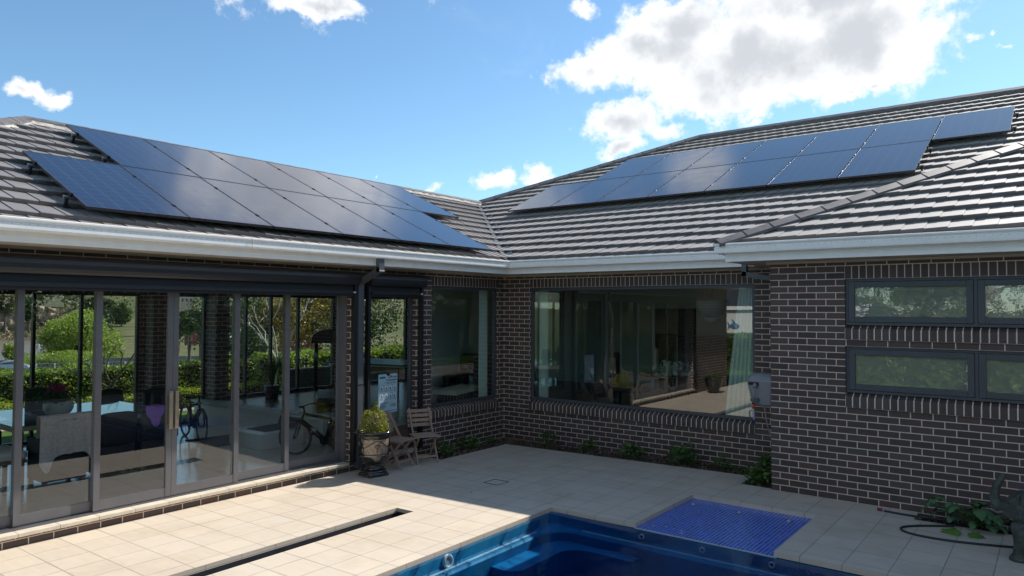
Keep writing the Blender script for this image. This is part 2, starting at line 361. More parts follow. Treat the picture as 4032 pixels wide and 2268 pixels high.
# ================================================================= HOUSE
house=thing('house','single storey dark brick house with tiled hip roofs around a pool courtyard','house')
def wall_x(x0,x1,y0,y1,z0,z1,holes):
    """box wall running in y between x0..x1 with rectangular holes (ya,yb,za,zb)"""
    ys=sorted({y0,y1,*[h[0] for h in holes],*[h[1] for h in holes]}); zs=sorted({z0,z1,*[h[2] for h in holes],*[h[3] for h in holes]})
    return _wall(ys,zs,holes,lambda a,b,c,d:(x0,x1,a,b,c,d),lambda p,q,r:(r,p,q),x0,x1)
def _wall(A,Z,holes,_,mp,t0,t1):
    m=MB(); na,nz_=len(A)-1,len(Z)-1
    solid=[[not any(h[0]<=(A[i]+A[i+1])/2<=h[1] and h[2]<=(Z[j]+Z[j+1])/2<=h[3] for h in holes) for j in range(nz_)] for i in range(na)]
    for i in range(na):
        for j in range(nz_):
            if not solid[i][j]: continue
            a,b,c,d=A[i],A[i+1],Z[j],Z[j+1]
            for t in (t0,t1): m.quad(mp(a,c,t),mp(b,c,t),mp(b,d,t),mp(a,d,t))
            if i==0 or not solid[i-1][j]: m.quad(mp(a,c,t0),mp(a,c,t1),mp(a,d,t1),mp(a,d,t0))
            if i==na-1 or not solid[i+1][j]: m.quad(mp(b,c,t0),mp(b,c,t1),mp(b,d,t1),mp(b,d,t0))
            if j==0 or not solid[i][j-1]: m.quad(mp(a,c,t0),mp(b,c,t0),mp(b,c,t1),mp(a,c,t1))
            if j==nz_-1 or not solid[i][j+1]: m.quad(mp(a,d,t0),mp(b,d,t0),mp(b,d,t1),mp(a,d,t1))
    return m
def wall_y(y0,y1,x0,x1,z0,z1,holes):
    xs=sorted({x0,x1,*[h[0] for h in holes],*[h[1] for h in holes]}); zs=sorted({z0,z1,*[h[2] for h in holes],*[h[3] for h in holes]})
    return _wall(xs,zs,holes,None,lambda p,q,r:(p,r,q),y0,y1)
K=lambda k:3.01-.086*k
WZ=3.075
DL,DR=-9.03,-3.845   # big sliding door jambs
HD=K(3)  # door heads
WP=5.593; YP=-1.242
soL=(-2.055,-.175,K(2),K(0)); soR=(.63,4.955,K(2),K(0)); soP=(6.535,9.37,K(2),K(0))
# left wing front wall (x=0)
Lh=[(DL,DR,.10,K(2.2)),(-3.60,-2.42,.10,K(2.2)),(-2.05,-.18,K(29),K(0)-.0001)]
wall_x(-.11,0,-11.75,0,-.3,WZ,[(DL,DR,.024,K(2.2)),(-3.60,-2.42,.024,K(2.2)),(-2.05,-.18,K(29),K(0))]).build('wall',BR,house,(.005,0))
wall_y(0,.11,0,WP+.11,-.3,WZ,[(.63,4.955,K(29),K(0))]).build('wall',BR,house,(.093-.12,0))
wall_x(WP,WP+.11,YP+.11,0,-.3,WZ,[]).build('wall',BR,house,(0,0))
WXR=16.
wall_y(YP,YP+.11,WP,WXR,-.3,WZ,[(6.535,9.37,K(11),K(0)),(6.535,9.37,K(21),K(12))]).build('wall',BR,house,(-WP+.005,0))
wall_y(-11.75,-11.64,-5.4,-.11,-.3,WZ,[]).build('wall',BR,house,(0,0))
# soldier lintels
def lintel_x(y0,y1,z0,z1,x=0.):
    m=MB(); m.box(-.11,x,y0,y1,z0,z1); o=m.build('lintel',SOL,house)
    fix_soldier(o,z0)
def fix_soldier(o,z0):
    uv=o.data.uv_layers[0].data
    for l in uv: l.uv=(l.uv[0],l.uv[1]-z0)
lintel_x(-2.05,-.18+.0,K(2),K(0)-.0)
m=MB(); m.box(.63,4.955,0,.11,K(2),K(0)); fix_soldier(m.build('lintel',SOL,house,(-.63,0)),K(2))
m=MB(); m.box(6.535,9.37,YP,YP+.11,K(2),K(0)); fix_soldier(m.build('lintel',SOL,house,(-6.535,0)),K(2))
# sloping bull-nosed brick sills: every brick modelled
MORTM=plain('pale_mortar',(.80,.66,.55),.9,0,.2,.1,40)
def sillmat():
    def f(w):
        g=w.new('ShaderNodeNewGeometry'); r=g.outputs['Random Per Island']
        c=w.ramp(r,[(0.,(.056,.040,.037)),(.4,(.086,.057,.050)),(.7,(.070,.052,.052)),(1.,(.094,.074,.068))])
        return prin(w,c,.55,0,.45,bump=w.noise(g.outputs['Position'],220,2,.5),bs=.002)
    return mat('sill_brick',f)
SB=sillmat()
def sill(axis,a0,a1,ztop,zbot,plane,slope=1.):
    n=round((a1-a0)/.086); w=(a1-a0)/n; back=.10
    prof=[(-back,ztop+.02),(-.02,ztop-.022),(.012,ztop-.034),(.026,ztop-.055),(.028,zbot),(-back,zbot)]
    g=MB(); prof2=[(-back,ztop+.016),(-.02,ztop-.026),(.009,ztop-.037),(.023,ztop-.057),(.025,zbot+.001),(-back,zbot+.001)]
    P=lambda a,o,z: (plane+o,a,z) if axis=='y' else (a,plane-o,z)
    def ext(mb,pf,a,b):
        k=len(pf); vs=[P(a,o,z) for o,z in pf]+[P(b,o,z) for o,z in pf]
        mb.add(vs,[tuple(range(k)),tuple(reversed(range(k,2*k)))]+[(i,(i+1)%k,k+(i+1)%k,k+i) for i in range(k)])
    ext(g,prof2,a0+.002,a1-.002)
    b=MB()
    for i in range(n): 
        j=random.uniform(-.0015,.0015); ext(b,[(o+j,z+j) for o,z in prof],a0+i*w+.007,a0+(i+1)*w-.007)
    o=b.build('window_sill',SB,house); g.build('sill_mortar',MORTM,o)
sill('y',-2.05,-.18,K(27),K(29),0.); sill('x',.63,4.955,K(27),K(29),0.)
sill('x',6.535,9.37,K(9),K(11),YP); sill('x',6.535,9.37,K(19),K(21),YP)
# fixed windows
def window(axis,a0,a1,z0,z1,plane,fw=.045,mull=(),gl=WGLASS,depth=.06,parent=house,inset=.05,fm=FRAME,double=0.):
    """axis 'y': window in an x=plane wall facing +x ; axis 'x': in a y=plane wall facing -y"""
    f=MB()
    def bx(mb,a,b,c,d,o0,o1):
        if axis=='y': mb.box(plane-o1,plane-o0,a,b,c,d)
        else: mb.box(a,b,plane+o0,plane+o1,c,d)
    o0,o1=inset,inset+depth
    bx(f,a0,a0+fw,z0,z1,o0,o1); bx(f,a1-fw,a1,z0,z1,o0,o1); bx(f,a0+fw,a1-fw,z0,z0+fw,o0,o1); bx(f,a0+fw,a1-fw,z1-fw,z1,o0,o1)
    edges=[a0+fw,*mull,a1-fw]
    for q in mull: bx(f,q-fw*.5,q+fw*.5,z0+fw,z1-fw,o0,o1)
    w=f.build('window',fm,parent)
    cells=[]
    for i in range(len(edges)-1):
        l=edges[i]+(fw*.5 if i else 0); r=edges[i+1]-(fw*.5 if i<len(edges)-2 else 0)
        cells.append((l,r))
    for l,r in cells:
        b0=z0+fw; b1=z1-fw
        if double:
            s=MB(); d=double
            for q in ((l+.004,l+d,b0+.004,b1-.004),(r-d,r-.004,b0+.004,b1-.004),(l+d,r-d,b0+.004,b0+d),(l+d,r-d,b1-d,b1-.004)): bx(s,*q,o0-.012,o1-.01)
            s.build('sash',fm,w,bevel=.004); l2,r2,b02,b12=l+d,r-d,b0+d,b1-d
        else: l2,r2,b02,b12=l,r,b0,b1
        g=MB(); bx(g,l2+.001,r2-.001,b02+.001,b12-.001,o0+.02,o0+.026); g.build('pane',gl,w)
    return w
window('y',-2.05,-.18,K(27)+.012,K(2),0.,.05); window('x',.63,4.955,K(27)+.012,K(2),0.,.055)
window('x',6.535,9.37,K(9)+.01,K(2),YP,.035,(7.95,),OBGL,double=.075,inset=.035); window('x',6.535,9.37,K(19)+.01,K(12),YP,.035,(7.95,),OBGL,double=.075,inset=.035)
# sliding doors
jy=[DL,-8.235,-7.46,-6.59,-5.706,-4.876,DR]
tr=[2,1,0,0,1,2]
fr=MB(); fr.box(-.235,-.085,DL,DR,.069,.085); fr.box(-.235,-.085,DL,DR,K(2.2)-.05,K(2.2)); fr.box(-.235,-.085,DL,DL+.03,.085,K(2.2)-.05); fr.box(-.235,-.085,DR-.03,DR,.085,K(2.2)-.05)
for q in range(3): fr.box(-.106-q*.048,-.100-q*.048,DL+.03,DR-.03,.085,.094)
track=fr.build('door_frame',DOORF,house)
for i in range(6):
    a,b=jy[i],jy[i+1]; xo=-.092-.048*tr[i]
    a-=.035 if i else 0; b+=.035 if i<5 else 0
    if i==0: a+=.03
    if i==5: b-=.03
    if i==2: b=-6.592
    if i==3: a=-6.588
    sw=.068; z0,z1=.10,K(2.2)-.052
    d=MB(); d.box(xo-.04,xo,a,a+sw,z0,z1); d.box(xo-.04,xo,b-sw,b,z0,z1); d.box(xo-.036,xo-.004,a+sw,b-sw,z0,z0+.11); d.box(xo-.036,xo-.004,a+sw,b-sw,z1-.06,z1)
    pn=d.build('sliding_door',DOORF,house); g=MB(); g.box(xo-.024,xo-.018,a+sw-.002,b-sw+.002,z0+.108,z1-.058); g.build('pane',GLASS,pn)
    if i in (2,3):
        hy=b-.035 if i==2 else a+.035
        h=MB(); h.box(xo+.035,xo+.05,hy-.022,hy+.022,.93,1.40); h.box(xo,xo+.036,hy-.018,hy+.018,.96,.985); h.box(xo,xo+.036,hy-.018,hy+.018,1.345,1.37)
        h.build('handle',plain('brushed_brass_steel',(.55,.47,.36),.35,.9,.5,.08),pn)
# narrow sliding door next to the downpipe
window('y',-3.60,-2.42,.071,K(2.2),0.,.055,(),GLASS,inset=.09)
window('y',-3.0,-2.47,.13,K(2.2)-.03,0.,.05,(),GLASS,inset=.165) if False else None
# door sills
s=MB(); y=DL-.05
while y<-3.9: 
    e=min(y+.4,-3.80); s.box(-.20,.045,y+.002,e-.001,.025,.068); y+=.4
s.box(-.13,.045,-3.56,-2.42,.026,.069); s.build('door_sill',SILLC,house,bevel=.004)
# roller blinds on the outside of the left wing
def blind(y0,y1,lab,ch=True):
    t=thing('roller_blind',lab,'roller blind',(0,(y0+y1)/2,2.8),0,'outdoor roller blinds'); off=Vector((0,-(y0+y1)/2,-2.8))
    def B(mb,name,mm,**k):
        mb.v=[tuple(Vector(q)+off) for q in mb.v]; return mb.build(name,mm,t,**k)
    prof=[(.004,3.0),(.10,2.998),(.142,2.978),(.168,2.945),(.176,2.90),(.172,2.85),(.158,2.815),(.135,2.795),(.004,2.795)]
    m=MB(); k=len(prof); vs=[(x,y0,z) for x,z in prof]+[(x,y1,z) for x,z in prof]
    m.add(vs,[tuple(range(k)),tuple(reversed(range(k,2*k)))]+[(i,(i+1)%k,k+(i+1)%k,k+i) for i in range(k)]); B(m,'housing',BLIND)
    m=MB(); m.box(.05,.056,y0+.06,y1-.06,2.70,2.794); B(m,'blind_fabric',BLK)
    m=MB(); m.box(.012,.115,y0+.055,y1-.055,2.655,2.70); m.box(.04,.07,y0+.06,y1-.06,2.62,2.654); B(m,'bottom_rail',BLIND)
    m=MB(); m.box(.1155,.119,y1-.10,y1-.055,2.668,2.69); B(m,'end_tab',WHITE)
    for a in (y0,y1-.05): m=MB(); m.box(.004,.085,a,a+.05,.071,2.793); B(m,'side_channel',BLK)
blind(-9.1,-3.79,'long charcoal roller blind box across the wide sliding doors'); blind(-3.56,-2.33,'short black roller blind box over the narrow door beside the downpipe')
# eaves: gutter, fascia, soffit along L (x=.47), R (y=-.47), P (y=YP-.47)
def dirs(pts):
    return pts
XF=.47; YF=-.47; YPF=YP-.44; XPL=5.13
d45=1.0
corner=(XF,YF)
path_f=[((XF,-12.2,0),(1,0,0)),((XF,YF,0),(1,-1,0)),((XPL,YF,0),(0,-1,0))]
def eave(path):
    f=MB(); f.sweep([(0,3.085),(0,3.135),(.003,3.137),(.003,3.28)],path); 
    f2=MB(); f2.sweep([(-.0,3.085),(-.018,3.085),(-.018,3.28)],path)
    return f,f2
for path in (path_f,[((XPL,YF-.15,0),(-1,0,0)),((XPL,YPF,0),(-1,-1,0)),((WXR,YPF,0),(0,-1,0))]):
    f,f2=eave(path); o=f.build('fascia',CREAMG,house); f2.build('fascia_back',SOFF,o)
    g=MB(); g.sweep([(.004,3.195),(.095,3.19),(.108,3.198),(.112,3.215),(.113,3.268),(.104,3.276),(.118,3.298),(.128,3.305),(.128,3.322),(.118,3.328),(.108,3.322),(.108,3.30),(.10,3.205),(.006,3.205)],path)
    # slots
    s=g; cut=len(g.f)
    for (p,o1),(q,o2) in zip(path[:-1],path[1:]):
        p=Vector(p); q=Vector(q); L=(q-p).length; dr=(q-p)/L; out=Vector((dr.y,-dr.x,0)) 
        if L<2: continue
        n=int(L/.075)
        for i in range(n):
            c=p+dr*(i*.075+.03)+out*.1137+Vector((0,0,3.262)); e=.0045
            a=dr*e
            s.quad(c-a,c+a,c+a+Vector((0,0,.004)),c-a+Vector((0,0,.004)))
    g.build('gutter',CREAMG,house,m2=BLK,cut=cut)
for q in (-5.95,-10.2):
    m=MB(); m.box(XF+.1275,XF+.1295,q-.004,q+.004,3.20,3.32); m.build('gutter_joint',SOFF,house)
for q in (9.4,13.): m=MB(); m.box(q-.004,q+.004,YPF-.1295,YPF-.1275,3.20,3.32); m.build('gutter_joint',SOFF,house)
# soffits
s=MB(); s.box(0,XF-.018,-12.2,YF,3.082,3.09); s.box(-.0,XPL+.5,YF+.018,0,3.0825,3.0905); s.box(XPL+.018,WXR,YPF+.018,YP,3.083,3.091); s.box(XPL+.018,WP,YP,YF+.02,3.0835,3.0915)
s.build('soffit',SOFF,house)
s=MB(); s.box(.0005,.05,-11.75,-.05,3.052,3.081); s.box(0,WP,-.05,-.0005,3.0515,3.0805); s.box(WP-.04,WXR,YP-.05,YP-.0005,3.052,3.081); s.build('eave_mould',SOFF,house)
# downpipes
DP=plain('downpipe_grey',(.085,.09,.105),.35,0,.5,.06)
def pipe(pts,w,d):
    """rectangular pipe through points, mitred"""
    m=MB(); pts=[Vector(p) for p in pts]
    for a,b in zip(pts[:-1],pts[1:]):
        dd=(b-a).normalized(); 
        side=Vector((0,1,0)) if abs(dd.y)<.7 else Vector((1,0,0)); side=(side-dd*side.dot(dd)).normalized(); up=dd.cross(side)
        e=dd*(d*.45)
        vs=[p+side*sx*w/2+up*sy*d/2 for p in (a-e,b+e) for sx,sy in ((-1,-1),(1,-1),(1,1),(-1,1))]
        m.add(vs,[(0,3,2,1),(4,5,6,7),(0,1,5,4),(1,2,6,5),(2,3,7,6),(3,0,4,7)])
    return m
pipe([(.52,-3.72,3.19),(.52,-3.72,3.02),(.062,-3.72,2.84),(.062,-3.72,.0)],.10,.075).build('downpipe',DP,house)
for z in (2.77,1.26,.5): m=MB(); m.box(.018,.108,-3.776,-3.664,z,z+.016); m.build('pipe_strap',DP,house)
pipe([(4.98,-.50,3.09),(4.98,-.50,2.97),(5.56,-.50,2.86),(5.56,-.50,-.2)],.09,.07).build('downpipe',DP,house)
# ---------------------------------------------------------------- tiled roofs
def roof(origin,adir,udir,wlen,slen,clips,name='roof',tw=.238,gauge=.403,phase=0.,er=.010,el=0.):
    """origin at eave; adir along eave; udir horizontal up-slope direction. Every tile a little slab."""
    A=Vector(adir); U=(Vector(udir)*C25+Vector((0,0,S25))); Nn=A.cross(U); 
    if Nn.z<0: Nn=-Nn
    O=Vector(origin); m=MB(); nr=int(slen/gauge)+2; nc=int(wlen/tw)+2; clips=clips+[(O-Vector(udir)*.035,-Vector(udir))]
    for r in range(nr):
        s0=(r-1)*gauge+.13; s1=min(s0+gauge+.05,slen+.02)
        for c in range(-1,nc):
            a0=(c+(.5 if r%2 else 0))*tw+phase; a1=a0+tw-.003
            if a1<0 or a0>wlen: continue
            j=rng.uniform(-.0025,.0025); k=rng.uniform(-.003,.003)
            P=lambda a,s,h: O+A*a+U*s+Nn*h
            h=.064+j
            vs=[P(a0,s0+k,h-.046),P(a1,s0+k,h-.046),P(a1,s1,-.002),P(a0,s1,-.002),
                P(a0,s0+k+.006,h+el),P(a1,s0+k+.006,h+er),P(a0,s0+k,h+el-.008),P(a1,s0+k,h+er-.008),P(a1,s1,.006+er),P(a0,s1,.006+el)]
            m.add(vs,[(4,5,8,9),(6,7,5,4),(0,1,7,6),(0,6,4,9,3),(1,2,8,5,7)])
    # sarking sheet underneath
    u=MB(); u.add([O-A*0-Nn*.012,O+A*wlen-Nn*.012,O+A*wlen+U*slen-Nn*.012,O+U*slen-Nn*.012],[(0,1,2,3)])
    o=m.build(name,TILE,house); un=u.build('sarking',BLK,o)
    for ob in (o,un):
        bm=bmesh.new(); bm.from_mesh(ob.data)
        for co,no in clips:
            bmesh.ops.bisect_plane(bm,geom=bm.verts[:]+bm.edges[:]+bm.faces[:],plane_co=co,plane_no=no,clear_outer=True)
        bm.to_mesh(ob.data); bm.free()
    return o
EX,EY,EZ=.53,-.53,3.295
RX=-3.74; LZ=EZ+T25*(EX-RX); LEND=-7.05; RYY=8.15; RZ=EZ+T25*(RYY-EY)
roof((EX,-11.35,EZ),(0,1,0),(-1,0,0),16.,(EX-RX)/C25,[((0,0,0),(1,1,0)),((RX,LEND,0),(-1,-1,0))],phase=.1,er=0.,el=.010)
PX0,PY0=XPL-.06,YPF-.06
hv=PX0-EY; hp_=PX0-PY0
roof((-4.2,EY,EZ),(1,0,0),(0,1,0),20.2,(RYY-EY)/C25,[((0,0,0),(-1,-1,0)),((RX,-RX,0),(-1,1,0)),((hv,0,0),(1,-1,0))],phase=.05)
roof((PX0,PY0,EZ-.02),(1,0,0),(0,1,0),12.,6.,[((hp_,0,0),(-1,1,0))],phase=.16)
roof((PX0,PY0,EZ-.02),(0,1,0),(1,0,0),8.,6.,[((hp_,0,0),(1,-1,0)),((hv,0,0),(-1,1,0))],phase=.1)
# hidden slopes, plain
m=MB(); bx=2*RX-EX
m.add([(RX,LEND,LZ),(RX,-RX,LZ),(bx,-bx+.0,EZ),(bx,LEND+RX-EX,EZ)],[(0,1,2,3)]); m.add([(RX,LEND,LZ),(bx,LEND+RX-EX,EZ),(EX,LEND+RX-EX,EZ)],[(0,1,2)])
BX_=RX+(RYY+RX)
m.add([(BX_,RYY,RZ),(16,RYY,RZ),(16,2*RYY-EY,EZ),(BX_-(RYY-EY),2*RYY-EY,EZ)],[(0,1,2,3)]); m.add([(BX_,RYY,RZ-.01),(RX,-RX,LZ-.01),(BX_-(RYY-EY),-RX,EZ),(BX_-(RYY-EY),2*RYY-EY,EZ)],[(0,1,2,3)])
m.build('roof',TILE,house)
def caps(p0,p1,L=.42,w=.135,h=.068,lift=.0,mortar=False,name='ridge_cap',seg=True):
    p0=Vector(p0); p1=Vector(p1); D=(p1-p0); n=max(1,round(D.length/L)); d=D/n; dn=D.normalized(); side=dn.cross(Vector((0,0,1))).normalized(); up=side.cross(dn)
    m=MB()
    for i in range(n):
        a=p0+d*i-dn*.03; b=p0+d*(i+1)+dn*.02; la=lift+.005; lb=lift
        wa=w+.002
        if d.z<-1e-4: la,lb=lb,la
        vs=[]
        for q,l,ww in ((a,la,wa),(b,lb,w-.004)):
            vs+=[q+side*ww+up*(l-.035),q+side*ww*.98+up*(l+.005),q+side*ww*.12+up*(l+h),q-side*ww*.12+up*(l+h),q-side*ww*.98+up*(l+.005),q-side*ww+up*(l-.035)]
        m.add(vs,[(0,1,7,6),(1,2,8,7),(2,3,9,8),(3,4,10,9),(4,5,11,10),(5,4,3,2,1,0),(6,7,8,9,10,11)])
    o=m.build(name,CAP,house)
    if mortar:
        q=MB(); k=max(2,int(D.length/.12)); vs=[]
        for i in range(k+1):
            c=p0+D*i/k; r=rng.uniform(-.018,.018); r2=rng.uniform(-.018,.018)
            vs+=[c+side*(w+.045+r)+up*(lift-.075),c+side*(w-.012)+up*(lift+.0),c-side*(w-.012)+up*(lift+.0),c-side*(w+.045+r2)+up*(lift-.075)]
        q.add(vs,[(4*i+j,4*i+j+1,4*i+5+j,4*i+4+j) for i in range(k) for j in (0,1,2)]); q.build('mortar_bedding',MORT,o)
    return o
lf=.03
caps((RX,-RX-.1,LZ+lf),(RX,LEND,LZ+lf),mortar=True); caps((EX,LEND+RX-EX,EZ+lf),(RX,LEND,LZ+lf),mortar=True)
caps((RX,-RX,LZ+lf+.02),(BX_,RYY,RZ+lf+.02),L=.45,h=.085); caps((16,RYY,RZ+lf+.02),(BX_,RYY,RZ+lf+.02),h=.085)
caps((PX0,PY0,EZ+lf-.005),(PX0+5.4,PY0+5.4,EZ+5.4*T25+lf-.005),L=.40,w=.125,h=.075)
# valley flashing
m=MB(); n=30
for i in range(n):
    t0,t1=i/n,(i+1)/n
    a=Vector((EX,-EX,EZ)).lerp(Vector((RX,-RX,LZ)),t0); b=Vector((EX,-EX,EZ)).lerp(Vector((RX,-RX,LZ)),t1)
    sd=Vector((1,1,0)).normalized()*.12; u=Vector((0,0,.062)); j=Vector((0,0,.03+rng.uniform(-.006,.006)))
    m.add([a-sd+u+j,b-sd+u+j,b+u*.6,a+u*.6,b+sd+u+j,a+sd+u+j],[(0,1,2,3),(3,2,4,5)])
m.build('valley_flashing',plain('valley_metal',(.07,.075,.09),.35,.3,.5,.15),house)
# ---------------------------------------------------------------- solar panels
def local(origin,adir,udir):
    A=Vector(adir); U=Vector(udir)*C25+Vector((0,0,S25)); Nn=A.cross(U)
    return Matrix(((A.x,U.x,Nn.x,origin[0]),(A.y,U.y,Nn.y,origin[1]),(A.z,U.z,Nn.z,origin[2]),(0,0,0,1)))
ordn=['first','second','third','fourth','fifth','sixth','seventh']
def panel(Lm,a,s,w,h,label,grp):
    t=thing('solar_panel',label,'solar panel',group=grp); t.matrix_world=Lm@Matrix.Translation((a,s,.145))
    if panel.proto.get((w,h)) is None:
        g=MB(); g.quad((.012,.012,.032),(w-.012,.012,.032),(w-.012,h-.012,.032),(.012,h-.012,.032),uv=[(0,0),(1,0),(1,1),(0,1)])
        f=MB(); f.box(0,w,0,.012,0,.034); f.box(0,w,h-.012,h,0,.034); f.box(0,.012,.012,h-.012,0,.034); f.box(w-.012,w,.012,h-.012,0,.034); f.box(.012,w-.012,.012,h-.012,.004,.008)
        panel.proto[(w,h)]=(g.build('cell_glass',PV,t),f.build('frame',PVF,t))
    else:
        for q in panel.proto[(w,h)]: c=q.copy(); COL.objects.link(c); c.parent=t
panel.proto={}
LmL=local((EX,0,EZ),(0,1,0),(-1,0,0)); LmR=local((0,EY,EZ),(1,0,0),(0,1,0))
def array(Lm,rows,side,w,h):
    for ri,(a0,s0,n,nm) in enumerate(rows):
        for i in range(n):
            where='nearest the camera end' if False else ''
            panel(Lm,a0+i*w+.008,s0,w-.016,h,f'{ordn[i]} black solar panel from the left in the {nm} row on the {side} roof',f'solar panels on the {side} roof')
        for k in (.42,h-.48):
            t=thing('mounting_rail',f"{'lower' if k<1 else 'upper'} metal rail under the {nm} row of panels on the {side} roof",'rail',group='rails under the solar panels'); t.matrix_world=Lm@Matrix.Translation((a0,s0+k,.085))
            m=MB(); m.box(-.07,n*w+.07,-.02,.02,.018,.058); m.build('rail',RAIL,t)
            f=MB(); f.box(-.015,.015,-.05,-.02,-.055,.05); f.box(-.03,.03,-.09,-.0505,-.05,-.04); f.box(-.03,.03,-.0195,.03,-.05,-.04); fo=None
            for q in range(int(n*w/1.2)+2):
                x=min(q*1.2-.045,n*w+.04)
                if fo is None: fo=b=f.build('bracket',BLK,t)
                else: b=fo.copy(); COL.objects.link(b); b.parent=t
                b.location=(x,0,0)
            c=MB(); c.box(-.012,.012,-.03,.03,.059,.102); co=c.build('clamp',plain('black_clamp',(.03,.03,.03),.4,.6,.5,.05),t)
            for q in range(1,n+1): b=co.copy(); COL.objects.link(b); b.parent=t; b.location=(q*w,0,0)
W1=1.155; H1=2.045
array(LmL,[(-7.86,.15,6,'lower'),(-6.68,.15+H1+.02,6,'upper')],'left',W1,H1)
W2=1.218; H2=2.05
array(LmR,[(-1.66,3.13,7,'lower'),(-.44,3.13+H2+.02,7,'upper')],'right',W2,H2)
# ---------------------------------------------------------------- interior of the house
IN=thing  # plain rooms are parts of the house
DARKW=plain('interior_wall_paint',(.62,.64,.60),.7,0,.3,.03); CEIL=plain('ceiling_paint',(.55,.54,.5),.8,0,.3,.03)
m=MB(); m.box(-5.4,-.11,-11.6,-3.2,-.1,.07); m.build('floor',FLOOR,house)
m=MB(); m.box(-5.4,-.11,-3.2,7.6,.0,.47); m.box(-.11,16,.11,7.6,.0,.47); m.build('floor',plain('timber_floor',(.14,.09,.06),.3,0,.5,.2,4),house)
m=MB(); m.box(-5.55,-1.35,-3.3,-3.05,.07,.50); m.box(-5.55,-1.30,-3.36,-3.02,.50,.53); m.build('low_wall',WHITE,house)
m=MB(); m.box(-2.75,-1.8,-4.2,-3.36,.071,.33); m.build('step',plain('white_tile',(.55,.53,.5),.2,0,.5,.03),house,bevel=.006)
m=MB(); m.box(-5.3,-.12,-11.6,7.6,2.95,3.0); m.box(-.11,16,.12,7.6,2.951,3.001); m.build('ceiling',CEIL,house)
# far wall of the left wing (x=-5.4): openings between brick piers
wall_x(-5.52,-5.4,-11.6,7.6,-.5,3.05,[(-10.6,-4.5,.07,2.70),(-4.06,-3.14,.07,2.70),(-2.86,.2,.5,2.72),(1.0,2.65,.5,2.72),(4.9,6.7,.5,2.72)]).build('wall',BR,house)
m=MB(); m.box(-5.4,-5.05,-4.42,-4.06,.07,2.949); m.box(-5.4,-5.05,-3.14,-2.84,.07,2.949); m.build('brick_pier',BR,house)
def slider_far(a0,a1,mids,z0,z1): window('y',a0,a1,z0,z1,-5.4,.05,mids,FGLASS,inset=.03,depth=.08,fm=BLK)
slider_far(-10.6,-4.5,(-9.7,-8.8,-7.95,-7.1,-6.29,-5.53),.07,2.70); slider_far(-4.06,-3.14,(),.07,2.7); slider_far(-2.86,.2,(-2.2,-1.57,-.84),.5,2.72); slider_far(1.0,2.65,(),.5,2.72); slider_far(4.9,6.7,(6.2,),.5,2.72)
m=MB(); m.box(-5.4,-5.3,-11.6,-11.55,0,2.94); m.build('wall',DARKW,house)
wall_y(5.3,5.4,-3.0,16,.47,2.949,[]).build('wall',DARKW,house)
m=MB(); m.box(-1.8,-1.7,-.7,1.25,.471,2.949); m.build('partition_wall',WHITE,house); m=MB(); m.box(-3.0,-2.9,1.3,3.9,.471,2.949); m.box(8.5,8.6,.12,5.3,.471,2.949); m.box(-5.38,-3.0,7.4,7.5,.471,2.949); m.build('wall',DARKW,house)
CURT=mat('sheer_curtain',lambda w:(lambda ms,tr,df:(w.put(ms.inputs[0],.85),w.link(tr.outputs[0],ms.inputs[1]),w.link(df.outputs[0],ms.inputs[2]),setattr(df.inputs[0],'default_value',(.85,.92,.86,1)),ms.outputs[0])[-1])(w.new('ShaderNodeMixShader'),w.new('ShaderNodeBsdfTransparent'),w.new('ShaderNodeBsdfDiffuse')))
def curtain(axis,a0,a1,z0,z1,pl,label,flare=0.):
    m=MB(); n=60; vs=[]
    for j in range(2):
        z=(z1,z0)[j]
        for i in range(n+1):
            t=i/n; a=a0+(a1-a0)*t- (flare*(1-t) if j else 0); o=.035*math.sin(t*n*.75)*(1 if j else .7)
            vs.append((pl+o,a,z) if axis=='y' else (a,pl+o,z))
    m.add(vs,[(i,i+1,n+2+i,n+1+i) for i in range(n)],True); tag(m.build('curtain',CURT),label,'curtain','sheer curtains inside the windows')
curtain('x',4.62,4.95,.5,2.85,.28,'pale sheer curtain gathered at the right end of the large picture window',.28)
curtain('x',.66,.86,.5,2.85,.28,'thin pale curtain hanging at the left end of the large picture window')
curtain('y',-.42,-.2,.5,2.85,-.28,'pale curtain at the right side of the square corner window'); curtain('y',-3.32,-3.2,.48,2.85,-.5,'white curtain column seen through the narrow door')
# ================================================================= GROUND, PATIO, POOL
PXL,PYT,PXR,PYB=3.69,-3.735,8.9,-13.5      # pool opening
TLX0,TLX1,TLY=4.845,6.40,-2.13             # tiled ledge
SLX0,SLX1,SLY=2.135,2.425,-4.87             # cover slot
def grid_sheet(xs,ys,keep,zf,th,mat_,name):
    m=MB(); nx,ny=len(xs)-1,len(ys)-1
    S=[[keep((xs[i]+xs[i+1])/2,(ys[j]+ys[j+1])/2) for j in range(ny)] for i in range(nx)]
    for i in range(nx):
        for j in range(ny):
            if not S[i][j]: continue
            a,b,c,d=xs[i],xs[i+1],ys[j],ys[j+1]; za,zb=zf(a),zf(b)
            m.quad((a,c,za),(b,c,zb),(b,d,zb),(a,d,za))
            if i==0 or not S[i-1][j]: m.quad((a,c,za-th),(a,c,za),(a,d,za),(a,d,za-th))
            if i==nx-1 or not S[i+1][j]: m.quad((b,c,zb),(b,c,zb-th),(b,d,zb-th),(b,d,zb))
            if j==0 or not S[i][j-1]: m.quad((a,c,za),(a,c,za-th),(b,c,zb-th),(b,c,zb))
            if j==ny-1 or not S[i][j+1]: m.quad((a,d,za-th),(a,d,za),(b,d,zb),(b,d,zb-th))
    return m
def keep(x,y):
    if PXL<x<PXR and PYB<y<PYT: return False
    if TLX0<x<TLX1 and PYT<=y<TLY: return False
    if SLX0<x<SLX1 and y<SLY: return False
    if x<.55 and y>-2.36 : return False
    if y>-.62 and x<5.14: return False
    if 5.14<x<WP and y>-1.17: return False
    return True
